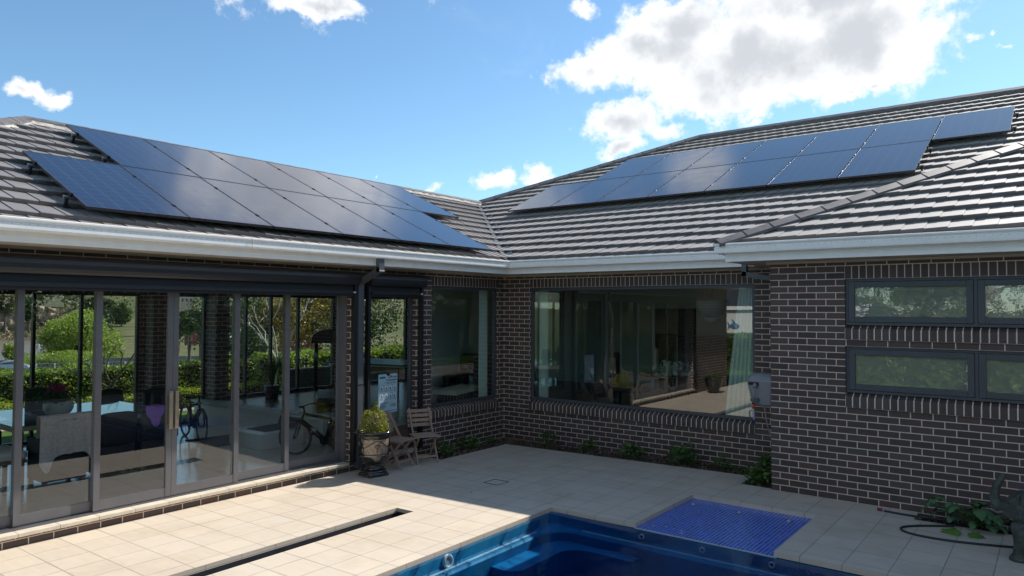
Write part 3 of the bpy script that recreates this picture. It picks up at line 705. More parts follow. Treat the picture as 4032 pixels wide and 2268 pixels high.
xs=sorted({0,.55,SLX0,SLX1,PXL,TLX0,TLX1,PXR,WP,5.14,5.0,12,1.2,2.9}); ys=sorted({-14,PYB,SLY,PYT,TLY,-2.36,-.62,-1.17,YP+.0,0})
def keep2(x,y): return keep(x,y) and not (x>WP and y>YP) and not (7.34<x<9.2 and y>-1.6)
ys=sorted(set(ys)|{-1.6}); xs=sorted(set(xs)|{7.34,9.2})
struct('patio',grid_sheet(xs,ys,keep2,gz,.055,PAVE,'patio'),PAVE)
# base under the patio (soil of the beds shows through the cut-outs)
SOIL=plain('dark_soil',(.045,.034,.026),.95,0,.2,.5,18)
def soilkeep(x,y): return not (PXL-.02<x<PXR+.02 and PYB<y<PYT+.02) and not (TLX0-.02<x<TLX1+.02 and PYT<=y<TLY+.02) and not (SLX0-.02<x<SLX1+.02 and y<SLY+.02)
sx=sorted({0,.3,.55,1,SLX0-.02,SLX1+.02,PXL-.02,TLX0-.02,TLX1+.02,PXR+.02,WP,5.14,12}); sy=sorted({-14,PYB,SLY+.02,PYT+.02,TLY+.02,-1,0})
struct('garden_soil',grid_sheet(sx,sy,soilkeep,lambda x:gz(x)-.060,.25,SOIL,'soil'),SOIL)
# pool shell
m=MB(); X0,X1,Y0,Y1=PXL+.03,PXR+.1,PYB,PYT-.03; ZB=-1.0
def rr(x0,x1,y0,y1,r,n=8):
    pts=[]
    for cx,cy,a in ((x0+r,y1-r,90),(x0+r,y0+r,180),(x1-r,y0+r,270),(x1-r,y1-r,0)):
        pts+=[(cx+r*math.cos(R_(a+90*i/n)),cy+r*math.sin(R_(a+90*i/n))) for i in range(n+1)]
    return pts
rings=[(rr(X0,X1,Y0,Y1,.10),-.056),(rr(X0+.02,X1,Y0,Y1-.02,.14),-.175),(rr(X0+.03,X1,Y0,Y1-.03,.16),-.19),(rr(X0+.13,X1,Y0,Y1-.13,.25),-.195),(rr(X0+.15,X1,Y0,Y1-.15,.27),-.215),(rr(X0+.20,X1,Y0,Y1-.20,.32),ZB)]
k=len(rings[0][0]); vs=[(x,y,z) for r,z in rings for x,y in r]
m.add(vs,[(i*k+j,(i+1)*k+j,(i+1)*k+(j+1)%k,i*k+(j+1)%k) for i in range(len(rings)-1) for j in range(k)]); m.add([vs[-k+j] for j in range(k)],[tuple(range(k))])
struct('swimming_pool',m,POOL)
# steps and bench inside the pool
def slab(poly,z0,z1,name,mt): 
    m=MB(); m.prism(poly,z0,z1); return struct(name,m,mt)
def arc(cx,cy,r,a0,a1,n=10): return [(cx+r*math.cos(R_(a0+(a1-a0)*i/n)),cy+r*math.sin(R_(a0+(a1-a0)*i/n))) for i in range(n+1)]
slab([(PXL+.12,PYT-.12),(PXL+.12,-5.15),(4.02,-5.15)]+arc(4.05,-5.0,.15,270,360,6)+arc(4.45,-4.35,.25,180,90,8)+[(5.0,-4.1),(5.0,PYT-.12)],-.99,-.31,'pool_bench',POOL)
slab([(PXL+.13,PYT-.13),(PXL+.13,-5.7)]+arc(4.35,-5.3,.4,270,360)+[(4.75,-4.85)]+arc(5.0,-4.85,.25,180,90,6)+[(6.0,-4.6)]+arc(6.0,-4.3,.3,270,360)+[(6.3,PYT-.13)],-.985,-.58,'pool_step',POOL)
# pale safety strips on the ledge
m=MB(); m.box(PXL+.085,PXL+.12,-13,-4.2,-.1945,-.186); m.box(4.2,8.6,PYT-.12,PYT-.085,-.1945,-.186); struct('safety_strip',m,plain('grey_strip',(.60,.62,.62),.6,0,.4,.15,12))
m=MB(); m.box(PXL+.02,PXR+.05,PYB,PYT-.02,-1.06,-.060); struct('pool_water',m,WATER)
t_=WATER.node_tree; va=t_.nodes.new('ShaderNodeVolumeAbsorption'); va.inputs[0].default_value=(.05,.60,.83,1); va.inputs[1].default_value=1.25; t_.links.new(va.outputs[0],[n for n in t_.nodes if n.type=='OUTPUT_MATERIAL'][0].inputs['Volume'])
# tiled ledge
m=MB(); m.box(TLX0,TLX1,PYT-.0,TLY,-.3,-.052); struct('mosaic_ledge',m,MOS,uvoff=(0,0))
m=MB(); m.box(TLX0-.01,TLX1+.03,PYT-.014,PYT-.001,-.30,-.048); struct('ledge_edge',m,plain('pale_edge',(.42,.42,.42),.5,0,.4,.1),bevel=.008)
# pool fittings
def ring_thing(name,lab,cat,c,n,R,r,m_,grp=None,disc=None):
    t=thing(name,lab,cat,c,0,grp); q=Vector(n).to_track_quat('Z','Y').to_matrix().to_4x4()
    mb=MB(); k,l=24,10; vs=[q@Vector(((R+r*math.cos(2*math.pi*j/l))*math.cos(2*math.pi*i/k),(R+r*math.cos(2*math.pi*j/l))*math.sin(2*math.pi*i/k),r*math.sin(2*math.pi*j/l))) for i in range(k) for j in range(l)]
    mb.add(vs,[(i*l+j,((i+1)%k)*l+j,((i+1)%k)*l+(j+1)%l,i*l+(j+1)%l) for i in range(k) for j in range(l)],True); mb.build('rim',m_,t)
    d=MB(); d.add([q@Vector((R*math.cos(2*math.pi*i/k),R*math.sin(2*math.pi*i/k),.004)) for i in range(k)],[tuple(range(k))]); d.build('lens',disc or BLK,t)
PW=plain('white_plastic',(.72,.74,.72),.4,0,.5,.03)
ring_thing('pool_light','round white pool light on the left pool wall under water','pool light',(3.745,-5.69,-.135),(1,0,.15),.058,.018,PW,None,plain('lens',(.35,.5,.55),.15,0,.6,.05))
for x,l in ((4.956,'left one of three small white water jets in the far pool wall'),(5.67,'middle one of three small white water jets in the far pool wall'),(6.40,'right one of three small white water jets in the far pool wall')):
    ring_thing('water_jet',l,'pool jet',(x,-3.80,-.12),(0,-1,.2),.024,.011,PW,'jets in the pool wall')
ring_thing('floor_drain','round grey drain ring on the pool bench','drain',(4.3,-4.75,-.572),(0,0,1),.05,.008,plain('drain_grey',(.16,.2,.24),.5,0,.5,.05),None,POOL)
for i,(a,b,l) in enumerate(((2200+1240/2.342,1850+322/2.342,'small pale water spout at the far left of the blue mosaic ledge'),(2200+1662/2.342,1850+398/2.342,'small pale water spout in the middle of the blue mosaic ledge'),(2200+2122/2.342,1850+480/2.342,'small pale water spout near the right edge of the blue mosaic ledge'))):
    d=at(a,b,1)-CAM; p=CAM+d*((-.05-CAM.z)/d.z); mb=MB(); mb.lathe([(0,0),(.022,0),(.024,.006),(.014,.012),(.012,.022),(0,.024)],n=14); o=mb.build('water_spout',plain('pale_metal',(.5,.48,.42),.4,.4,.5,.05)); o.location=p; tag(o,l,'spout','spouts on the mosaic ledge')
# cover slot
m=MB(); z0=-.36
for a,b in (((SLX0-.006,SLX0),(0,0)),((SLX1,SLX1+.006),(0,0))): m.box(a[0],a[1],-13.9,SLY,z0,-.10)
m.box(SLX0,SLX1,SLY,SLY+.006,z0,-.09); m.box(SLX0,SLX1,-13.9,SLY,z0-.01,z0); struct('cover_pit',m,plain('dark_pit',(.018,.022,.03),.5,0,.5,.2))
t=thing('pool_cover_roller','dark pool cover roller with a silver slat lying in the long paving slot','pool cover',((SLX0+SLX1)/2,-9.3,-.2))
m=MB(); m.tube([(0,-4.4,-.01),(0,4.3,-.01)],.075,20); m.build('roller_tube',plain('navy_slats',(.02,.03,.05),.35,0,.5,.1),t)
m=MB(); m.box(.012,.06,-4.4,4.12,.06,.075); m.box(.062,.07,-4.4,4.0,.045,.068); m.build('cover_slat',plain('silver_slat',(.42,.46,.52),.3,.7,.5,.2,20),t)
m=MB()
for i in range(30): y=rng.uniform(-4.3,4.0); m.cbox((.035+rng.uniform(-.01,.02),y,.080),(.02,rng.uniform(.02,.09),.008),rng.uniform(-.2,.2))
m.build('frayed_edge',plain('white_fray',(.6,.62,.64),.7,0,.3,.1),t)
# access cover outline
m=MB(); a=.26; zc=gz(2.3)+.003
for q in ((-.13,-.13,.26,.008),(-.13,.122,.26,.008),(-.13,-.122,.008,.244),(.122,-.122,.008,.244)): m.box(2.30+q[0],2.30+q[0]+q[2],-3.10+q[1],-3.10+q[1]+q[3],zc,zc+.003)
tag(m.build('access_cover',BLK),'square access cover with a thin dark rim set in the shaded paving','access cover')
# far ground: lawn, slope, road, lake, hills as ONE sheet
DIRV=Vector((-.89,.454,0)); SIDE=Vector((.454,.89,0))
def hgt(x,y,_z=0):
    w=(x*DIRV.x+y*DIRV.y); s=(x*SIDE.x+y*SIDE.y)
    def sm(t,a,b): t=min(max((t-a)/(b-a),0),1); return t*t*(3-2*t)
    h=-.42-.5*sm(w,8,18)-6.1*sm(w,18,92)
    lake=sm(s+19+(w-120)*.15,8,-8) # lake lies on the left part of the view
    h+=-3.2*sm(w,112,140)*lake - .8*sm(w,112,140)*(1-lake)
    h+=sm(w,262,420)*(21+3*math.sin(s*.02))+sm(w,150,300)*(1-lake)*6+sm(w,400,900)*30
    h+=sm(w,120,300)*1.1*(math.sin(x*.05+1)*math.cos(y*.043))
    return h
m=MB(); 
def far_sheet():
    ra=[.0]+[3*1.12**i for i in range(0,62)]; na=120; vs=[]
    for r in ra:
        for k in range(na):
            th=2*math.pi*k/na; x=-2+r*math.cos(th); y=-2+r*math.sin(th); 
            h=hgt(x,y)
            if x>-6.2: h=min(h,-.40)-.0
            if r<16 and x>-5.6: h=-1.9 if False else -2.2
            vs.append((x,y,h))
    m.add(vs,[(i*na+k,(i+1)*na+k,(i+1)*na+(k+1)%na,i*na+(k+1)%na) for i in range(len(ra)-1) for k in range(na)],True)
far_sheet()
def grassmat(w):
    g=w.new('ShaderNodeNewGeometry'); P=g.outputs['Position']
    n=w.noise(P,.035,6,.6); n2=w.noise(P,1.5,5,.65)
    c=w.ramp(w.m('ADD',w.m('MULTIPLY',n,.75),w.m('MULTIPLY',n2,.3)),[(.3,(.05,.065,.02)),(.5,(.09,.10,.035)),(.6,(.14,.125,.06)),(.8,(.19,.155,.085))])
    return prin(w,c,.9,0,.2)
gr=struct('ground',m,mat('grass_and_dry_paddock',grassmat))
m=MB(); m.box(-12,12,-32,-14.02,-.06,-.02); m.box(12.01,30,-32,10,-.06,-.02); m.box(-9.54,-6.41,-13,9,-.5,-.29); struct('lawn',m,mat('mown_lawn',lambda w:prin(w,w.mix(w.noise(w.new('ShaderNodeNewGeometry').outputs['Position'],4,6,.7),(.05,.10,.02),(.10,.17,.035)),.9,0,.2)))
m=MB(); m.box(-9.95,-9.55,-13,9,-.5,-.27); m.box(-6.4,-5.53,-13,9,-.5,-.1); struct('concrete_path',m,plain('pale_concrete',(.36,.33,.29),.8,0,.3,.12,5))
def strip(w0,w1,s0,s1,dz,name,mt,n=24):
    m=MB(); vs=[]
    for i in range(n+1):
        s=s0+(s1-s0)*i/n
        for w_ in (w0,w1):
            p=DIRV*w_+SIDE*s; vs.append((p.x,p.y,max(hgt(*(DIRV*w0+SIDE*s)),hgt(*(DIRV*w1+SIDE*s)))+dz))
    m.add(vs,[(2*i,2*i+1,2*i+3,2*i+2) for i in range(n)]); return struct(name,m,mt)
strip(98,106,-120,160,.12,'road',plain('asphalt',(.06,.06,.062),.9,0,.3,.2,1.))
m=MB(); c=DIRV*200+SIDE*-60
q=[DIRV*120+SIDE*-250,DIRV*120+SIDE*-17,DIRV*300+SIDE*-42,DIRV*300+SIDE*-250]; m.add([(a.x,a.y,-8.1) for a in q],[(0,1,2,3)])
struct('lake',m,mat('lake_water',lambda w:prin(w,(.17,.13,.10),.35,0,.15,bump=w.noise(w.new('ShaderNodeNewGeometry').outputs['Position'],.8,3,.6),bs=.3)))
# ================================================================= PLANTS
HEDGE=leafmat('hedge_leaves',[(0.,(.035,.065,.018)),(.35,(.11,.17,.03)),(.7,(.22,.29,.06)),(1.,(.40,.44,.12))],.4)
GOLD=leafmat('golden_hedge_leaves',[(0.,(.18,.22,.015)),(.5,(.34,.38,.03)),(1.,(.50,.52,.06))],.45)
DKG=leafmat('dark_green_leaves',[(0.,(.012,.030,.008)),(.5,(.025,.055,.014)),(1.,(.06,.10,.025))],.2,.4)
MIDG=leafmat('mid_green_leaves',[(0.,(.03,.06,.015)),(.5,(.06,.10,.025)),(1.,(.12,.17,.04))],.25,.4)
OLIV=leafmat('olive_leaves',[(0.,(.05,.058,.026)),(.5,(.085,.095,.045)),(1.,(.14,.14,.075))],.2,.3)
WILL=leafmat('willow_leaves',[(0.,(.11,.15,.03)),(.5,(.20,.26,.05)),(1.,(.32,.37,.09))],.35,.35)
AUT=leafmat('amber_leaves',[(0.,(.12,.07,.015)),(.5,(.24,.15,.02)),(1.,(.36,.25,.04))],.3,.5)
RUST=leafmat('rusty_twigs',[(0.,(.07,.035,.02)),(.5,(.13,.06,.035)),(1.,(.19,.10,.06))],.2,.5)
BED=leafmat('bed_plant_leaves',[(0.,(.03,.07,.015)),(.5,(.07,.14,.03)),(1.,(.15,.23,.06))],.25,6.)
POTL=leafmat('potted_shrub_leaves',[(0.,(.07,.11,.015)),(.45,(.16,.20,.025)),(.8,(.30,.24,.04)),(1.,(.42,.20,.06))],.3,12.)
BARK=plain('bark',(.10,.085,.07),.9,0,.2,.35,30); PBARK=plain('pale_bark',(.30,.28,.25),.9,0,.2,.3,30)
def hedge(x0,x1,y0,y1,z0,z1,n,size,m_,name,label,cat='hedge',grp=None,tilt=None):
    """clipped hedge: leaves mostly in a shell with a lumpy surface"""
    t=thing(name,label,cat,((x0+x1)/2,(y0+y1)/2,z0),0,grp); L=np.array([x1-x0,y1-y0,z1-z0]); A=np.array([L[1]*L[2],L[1]*L[2],L[0]*L[2],L[0]*L[2],L[0]*L[1]*1.3])
    f=rng.choice(5,n,p=A/A.sum()); P=rng.uniform(-.5,.5,(n,3)); dep=np.abs(rng.normal(0,.05,n))
    for i,(ax,sg) in enumerate(((0,-1),(0,1),(1,-1),(1,1),(2,1))):
        q=f==i; P[q,ax]=sg*.5; 
    P=P*L; lump=.05*np.sin(P[:,1]*3.1+P[:,0]*2)+.04*np.sin(P[:,1]*7.7+P[:,2]*5)
    for i,(ax,sg) in enumerate(((0,-1),(0,1),(1,-1),(1,1),(2,1))):
        q=f==i; P[q,ax]+=sg*(lump[q]-dep[q])
    P[:,2]+=L[2]/2
    m=MB(); m.leaves(P,size); m.build('foliage',m_,t)
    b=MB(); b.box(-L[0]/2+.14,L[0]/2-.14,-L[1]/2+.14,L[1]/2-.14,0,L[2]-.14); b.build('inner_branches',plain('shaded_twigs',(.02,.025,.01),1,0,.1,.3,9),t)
    return t
def tree(name,label,base,h,crown,n,size,lm,bark=BARK,tr=.03,cat='tree',grp=None,nl=9,gap=.30,droop=0.,low=.2,seed=0):
    """tapered trunk, limbs, and a crown of leaf clumps: crown=(rx,ry,rz) with centre at h-rz"""
    R=np.random.default_rng(seed+len(label)*7+int(abs(base[0])*13)); t=thing(name,label,cat,base,R.uniform(0,6.28),grp)
    rx,ry,rz=crown; cz=h-rz; tw=MB(); pts=[(0,0,0)]; x=y=0
    for i in range(1,6): x+=R.normal()*h*.012; y+=R.normal()*h*.012; pts.append((x,y,(h-rz*.7)*i/5))
    tw.tube(pts,[h*tr*(1-.14*i) for i in range(6)],8)
    cl=[]
    for i in range(nl):
        a=2*math.pi*i/nl+R.uniform(-.3,.3); s=Vector(pts[R.integers(2,6)]); e=Vector((rx*.72*math.cos(a)*R.uniform(.5,1),ry*.72*math.sin(a)*R.uniform(.5,1),cz+rz*R.uniform(-.6,.7)))
        mid=(s+e)/2+Vector((0,0,h*.03)); tw.tube([s,mid,e],[h*tr*.35,h*tr*.22,h*tr*.08],5,False); cl.append((e,R.uniform(.34,.5)))
    ncl=int(nl*2.6)
    for i in range(ncl):
        v=R.normal(size=3); v/=np.linalg.norm(v); q=R.uniform(.45,.86); e=Vector((v[0]*rx*q,v[1]*ry*q,cz+v[2]*rz*q)); cl.append((e,R.uniform(.22,.42)))
    tw.build('trunk',bark,t); PP=[]; k=max(8,n//len(cl))
    for c,r in cl:
        v=R.normal(size=(k,3)); v/=np.linalg.norm(v,axis=1)[:,None]; rad=R.uniform(.35,1.,k)**.5
        P=np.array(c)+v*rad[:,None]*np.array([rx,ry,rz])*r
        if droop: P[:,2]-=droop*rz*R.uniform(0,1,k)*np.minimum(1,(np.hypot(P[:,0]/rx,P[:,1]/ry)))
        PP.append(P)
    P=np.concatenate(PP); P=P[P[:,2]>h*low*.3]
    m=MB(); m.leaves(P,size); m.build('crown',lm,t); return t
def bare(name,label,base,h,spread,m_,n=60,tr=.03,lm=None,lean=(0,0),grp=None,seed=1):
    R=np.random.default_rng(seed); t=thing(name,label,'tree',base,0,grp); w=MB(); tips=[]
    def grow(p,d,l,r,k):
        q=p+d*l; w.tube([p,(p+q)/2+Vector(R.normal(size=3))*l*.05,q],[r,r*.85,r*.65],6 if k<2 else 4,k>2)
        if k>=4 or l<.08*h*.3: tips.append(q); return
        for i in range(3 if k<2 else 2):
            dd=(d+Vector(R.normal(size=3))*spread).normalized(); dd.z=max(dd.z,-.1); grow(q,dd,l*R.uniform(.6,.85),r*.62,k+1)
        tips.append(q)
    grow(Vector((0,0,0)),Vector((lean[0],lean[1],1)).normalized(),h*.34,h*tr,0); w.build('trunk',m_,t)
    if lm is not None:
        P=np.concatenate([np.array(q)+R.normal(size=(n,3))*h*.035 for q in tips]); m=MB(); m.leaves(P,.05); m.build('leaves',lm,t)
    return t
# garden to the west seen through the glass
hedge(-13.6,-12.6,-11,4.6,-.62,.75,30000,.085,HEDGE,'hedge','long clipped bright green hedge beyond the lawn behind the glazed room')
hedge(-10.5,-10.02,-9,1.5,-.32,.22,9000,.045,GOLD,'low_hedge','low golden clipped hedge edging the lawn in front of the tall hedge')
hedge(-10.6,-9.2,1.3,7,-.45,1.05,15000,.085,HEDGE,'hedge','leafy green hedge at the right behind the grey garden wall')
bare('bare_tree','young bare standard tree with a forked crown in front of the tall hedge',(-9.75,-3.12,-.3),2.15,.42,BARK,tr=.022,seed=5)
bare('birch_tree','thin white branched tree with few leaves seen through the right hand sliding door',(-9.3,1.25,-.4),3.9,.34,plain('white_bark',(.40,.38,.35),.8,0,.2,.2,20),5,.011,AUT,seed=9)
tree('amber_tree','tall amber and green tree behind the white branched tree',(-13.2,5.2,-.6),4.6,(1.7,1.7,1.9),7000,.10,AUT,seed=3)
tree('dark_tree','dark green bushy tree to the left of the amber tree',(-13.6,2.6,-.6),4.2,(1.5,1.5,1.7),6500,.10,DKG,seed=4)
tree('rust_shrub','low rust coloured shrub in front of the amber tree',(-11.2,3.6,-.5),1.9,(.9,.9,.7),3000,.07,RUST,low=.6,cat='shrub',seed=6)
tree('green_tree','leafy green tree seen through the corner window',(-10.5,10.5,-.5),5.0,(2.4,2.4,1.9),8000,.11,MIDG,seed=8); tree('green_tree','dark leafy tree seen through the narrow door',(-12.5,6.6,-.5),5.2,(2.2,2.2,2.2),8000,.11,DKG,low=0,seed=14); tree('green_tree','tall olive tree farther right behind the corner window',(-12.,15.,-.5),6.5,(3,3,2.8),9000,.14,OLIV,low=0,seed=15)
# grey garden wall
m=MB(); m.box(-7.6,-7.45,.35,4.5,-.4,.78); w_=tag(m.build('garden_wall',plain('grey_render',(.13,.14,.15),.7,0,.3,.1,3)),'low grey rendered garden wall in front of the right hand hedge','wall')
m=MB(); m.box(-7.64,-7.41,.3,4.5,.78,.815); m.build('coping',plain('light_coping',(.42,.42,.42),.5,0,.3,.05),w_)
# middle distance: slope trees, cypresses, willow
def gb(u,D,lift=0.): 
    p=at(u,1213,D); p.z=hgt(p.x,p.y)+lift; return p
def hpx(v,D): return at(2016,v,D).z
def place_tree(kind,label,u,D,vtop,wpx,lm,n,ls,bark=BARK,droop=0.,asp=.8,low=.2,grp=None,seed=0,cat='tree'):
    b=gb(u,D); top=at(u,vtop,D).z; h=max(top-b.z,1.); r=wpx/2/FPX*D
    return tree(kind,label,b,h,(r,r,min(h*.48,r*asp*1.6)),n,ls,lm,bark,droop=droop,low=low,grp=grp,seed=seed,cat=cat)
G1='trees around the lake'
place_tree('willow_tree','huge bright lime green willow beside the lake',325,128,1232,330,WILL,30000,.42,droop=.5,low=0.,grp=None,asp=.55)
place_tree('willow_bush','small lime green willow shoots leaning over the lake at the left',55,140,1345,70,WILL,2500,.4,low=0.,seed=3,cat='shrub')
place_tree('willow_bush','row of lime green waterside shrubs between the railing and the big willow',240,112,1378,330,WILL,7000,.25,low=0.,asp=.25,seed=5,cat='shrub')
hb=[(20,240,1150,70,OLIV),(75,270,1160,60,OLIV),(115,250,1175,70,DKG),(165,300,1150,90,OLIV),(205,270,1150,110,OLIV),(255,300,1160,110,DKG),(300,280,1165,90,OLIV),(360,260,1170,70,DKG),(415,270,1175,75,DKG),(455,250,1210,110,OLIV),(395,200,1235,120,DKG),(480,230,1190,80,MIDG)]
desc=['olive gum tree at the far left above the rock face','slim olive gum tree beside the rock face','dark tree to the right of the rock face','olive hillside tree behind the door stile','broad olive tree above the left side of the willow','very dark wide tree above the willow','olive tree above the top of the willow','flat topped dark tree on the dry slope','dark umbrella shaped tree below the white hill houses','olive scrub right behind the willow','low dark tree touching the willow crown','mid green tree left of the brick pier']
for i,((u,D,vt,wp,lm),ds) in enumerate(zip(hb,desc)): place_tree('hillside_tree',ds,u,D,vt,wp,lm,3600,.75,grp=G1,seed=20+i,low=.3)
hb2=[(655,60,1235,60,OLIV,'olive conifer just right of the first brick pier'),(700,70,1250,70,OLIV,'olive rounded conifer seen between the door stiles'),(745,62,1225,70,MIDG,'feathery green conifer left of the second brick pier'),(785,70,1215,60,DKG,'dark conifer beside the second brick pier'),(655,40,1330,60,AUT,'orange autumn bush behind the hedge by the first pier'),(880,45,1230,90,MIDG,'green garden tree right of the second brick pier'),(960,45,1200,110,MIDG,'green tree behind the centre of the right sliding doors'),(1040,50,1190,110,DKG,'dark tree behind the exercise machine'),(1110,40,1180,100,OLIV,'olive tree left of the white branched tree'),(1010,38,1290,90,DKG,'dark shrub mass low behind the exercise machine')]
for i,(u,D,vt,wp,lm,ds) in enumerate(hb2): place_tree('garden_tree',ds,u,D,vt,wp,lm,5000,.03+D*.0042,grp='garden trees down the slope',seed=50+i,low=.0)
# far paddocks' tree belt, nobody could count it
m=MB(); PP=[]
for i in range(900):
    s=rng.uniform(-170,330); w0=rng.choice([280,310,340,380,430,520],p=[.1,.2,.25,.25,.12,.08]) +rng.normal()*14; w0=max(w0,275); p=DIRV*w0+SIDE*s; hh=rng.uniform(3,8); z=hgt(p.x,p.y)
    v=rng.normal(size=(26,3))*np.array([hh*.4,hh*.4,hh*.33]); PP.append(np.array([p.x,p.y,z+hh*.5])+v)
m.leaves(np.concatenate(PP),1.3); tag(m.build('far_woodland',OLIV),'olive scrubby woodland covering the far hillside','woodland',kind='stuff')
# rock face
b=gb(30,255); m=MB(); R2=np.random.default_rng(3); nx_,nz_=26,16; vs=[]
for i in range(nx_):
    for j in range(nz_):
        s=(i/(nx_-1)-.5)*30; z=j/(nz_-1)*17; p=b+SIDE*s+DIRV*(z*.35+R2.uniform(-1.3,1.3)); vs.append((p.x,p.y,b.z-3+z*(1-.3*(i/nx_))+R2.uniform(-.4,.4)))
m.add(vs,[(i*nz_+j,(i+1)*nz_+j,(i+1)*nz_+j+1,i*nz_+j+1) for i in range(nx_-1) for j in range(nz_-1)]); tag(m.build('rock_face',plain('pinkish_rock',(.27,.20,.15),.95,0,.2,.5,.35)),kind='structure')
# dry reeds on the far shore
m=MB(); P=[]
for i in range(2600): s=rng.uniform(-120,30); w0=rng.normal(258,3); p=DIRV*w0+SIDE*s; P.append((p.x,p.y,-7.6+rng.uniform(0,1.4)))
m.leaves(P,1.3); tag(m.build('reeds',plain('dry_reeds',(.24,.19,.11),.9,0,.1,.3,1.)),'band of dry straw coloured reeds on the far lake shore','reeds',kind='stuff')
# weatherboard houses on the hill
def hill_house(u,D,v0,v1,wpx,wall,roofc,label,chim=False):
    p=at(u,v1,D); h=(v1-v0)/FPX*D; wd=wpx/FPX*D; rz=math.atan2(SIDE.y,SIDE.x); t=thing('hill_house',label,'house',p,rz,'houses on the far hill')
    wm=MB(); wm.box(-wd/2,wd/2,-wd*.3,wd*.3,-4,h*.5); wm.build('wall',wall,t)
    r=MB(); r.add([(-wd*.55,-wd*.35,h*.5),(wd*.55,-wd*.35,h*.5),(wd*.55,wd*.35,h*.5),(-wd*.55,wd*.35,h*.5),(-wd*.3,0,h),(wd*.3,0,h)],[(0,1,5,4),(2,3,4,5),(1,2,5),(3,0,4),(3,2,1,0)]); r.build('roof',roofc,t)
    for i in range(3):
        x=(-.34+.34*i)*wd; q=MB(); q.box(x-wd*.06,x+wd*.06,wd*.3,wd*.3+.05,h*.12,h*.4); q.box(x-wd*.06,x+wd*.06,-wd*.3-.05,-wd*.3,h*.12,h*.4); q.build('window',BLK,t)
GR=plain('grey_roof_metal',(.22,.24,.26),.5,.2,.5,.05); WR=plain('white_roof_metal',(.75,.76,.78),.4,0,.5,.03); RED=plain('red_brick_wall',(.24,.06,.045),.8,0,.3,.1); TAN=plain('tan_wall',(.42,.34,.27),.8,0,.3,.1)
hill_house(350,330,1150,1166,36,WHITE,WR,'small white house on the hilltop left of the stile')
hill_house(382,330,1150,1166,30,GR,GR,'grey shed between the two white hill houses'); hill_house(446,320,1154,1174,52,WHITE,WR,'long white roofed house on the hilltop')
hill_house(652,200,1158,1204,46,TAN,GR,'grey roofed tan house right of the first brick pier'); hill_house(735,260,1152,1192,44,TAN,GR,'pale house with orange walls on the hill between the stiles')
hill_house(755,120,1232,1262,50,RED,plain('green_roof_metal',(.26,.31,.26),.5,.1,.5,.05),'red brick house with a pale green roof below the hill'); hill_house(797,125,1212,1262,26,RED,GR,'red brick house gable next to the second brick pier'); hill_house(905,150,1185,1270,50,WHITE,GR,'white balcony house right of the second brick pier')
# railings along the road
def railing(w0,s0,s1,label,step,hh,grp='railings along the road'):
    t=thing('railing',label,'fence',tuple(DIRV*w0+SIDE*s0)+(0,),0,grp) if False else thing('railing',label,'fence',(0,0,0),0,grp)
    r=MB(); p=MB(); n=int((s1-s0)/step)
    pt=lambda s: (lambda q:(q.x,q.y,max(hgt(q.x,q.y),hgt(*(DIRV*(w0-2)+SIDE*s)))+.05))(DIRV*w0+SIDE*s)
    P=[Vector(pt(s0+i*step)) for i in range(n+1)]
    for z in (hh,hh*.62,hh*.38,hh*.12): r.tube([q+Vector((0,0,z)) for q in P],.045,4)
    for q in P[::4]: p.box(q.x-.09,q.x+.09,q.y-.09,q.y+.09,q.z-.3,q.z+hh+.02)
    for q in P: r.box(q.x-.02,q.x+.02,q.y-.02,q.y+.02,q.z,q.z+hh)
    r.build('rails',plain('galvanised_rail',(.33,.35,.34),.5,.3,.5,.1,2),t); p.build('posts',plain('white_posts',(.55,.56,.55),.6,0,.3,.1),t)
railing(107,-60,-2,'grey metal railing behind the silver car on the far road',.55,1.35); railing(107,-1.5,60,'grey metal railing with white posts to the right of the silver car',.55,1.35); railing(97,-60,20,'low near side railing in front of the silver car',2.2,.55)
m=MB(); 
for i in range(60):
    a=DIRV*118+SIDE*(-60+2*i); b=DIRV*118+SIDE*(-58+2*i); za=hgt(a.x,a.y); zb=hgt(b.x,b.y); m.add([(a.x,a.y,za),(b.x,b.y,zb),(b.x,b.y,-5.7),(a.x,a.y,-5.7),(a.x-.3,a.y+.15,-5.7),(b.x-.3,b.y+.15,-5.7),(a.x-.3,a.y+.15,za-1),(b.x-.3,b.y+.15,zb-1)],[(0,1,2,3),(3,2,5,4),(4,5,7,6)])
tag(m.build('lake_wall',plain('old_concrete',(.20,.19,.17),.9,0,.2,.2,1)),'low concrete wall along the near edge of the lake where the white person stands','wall')
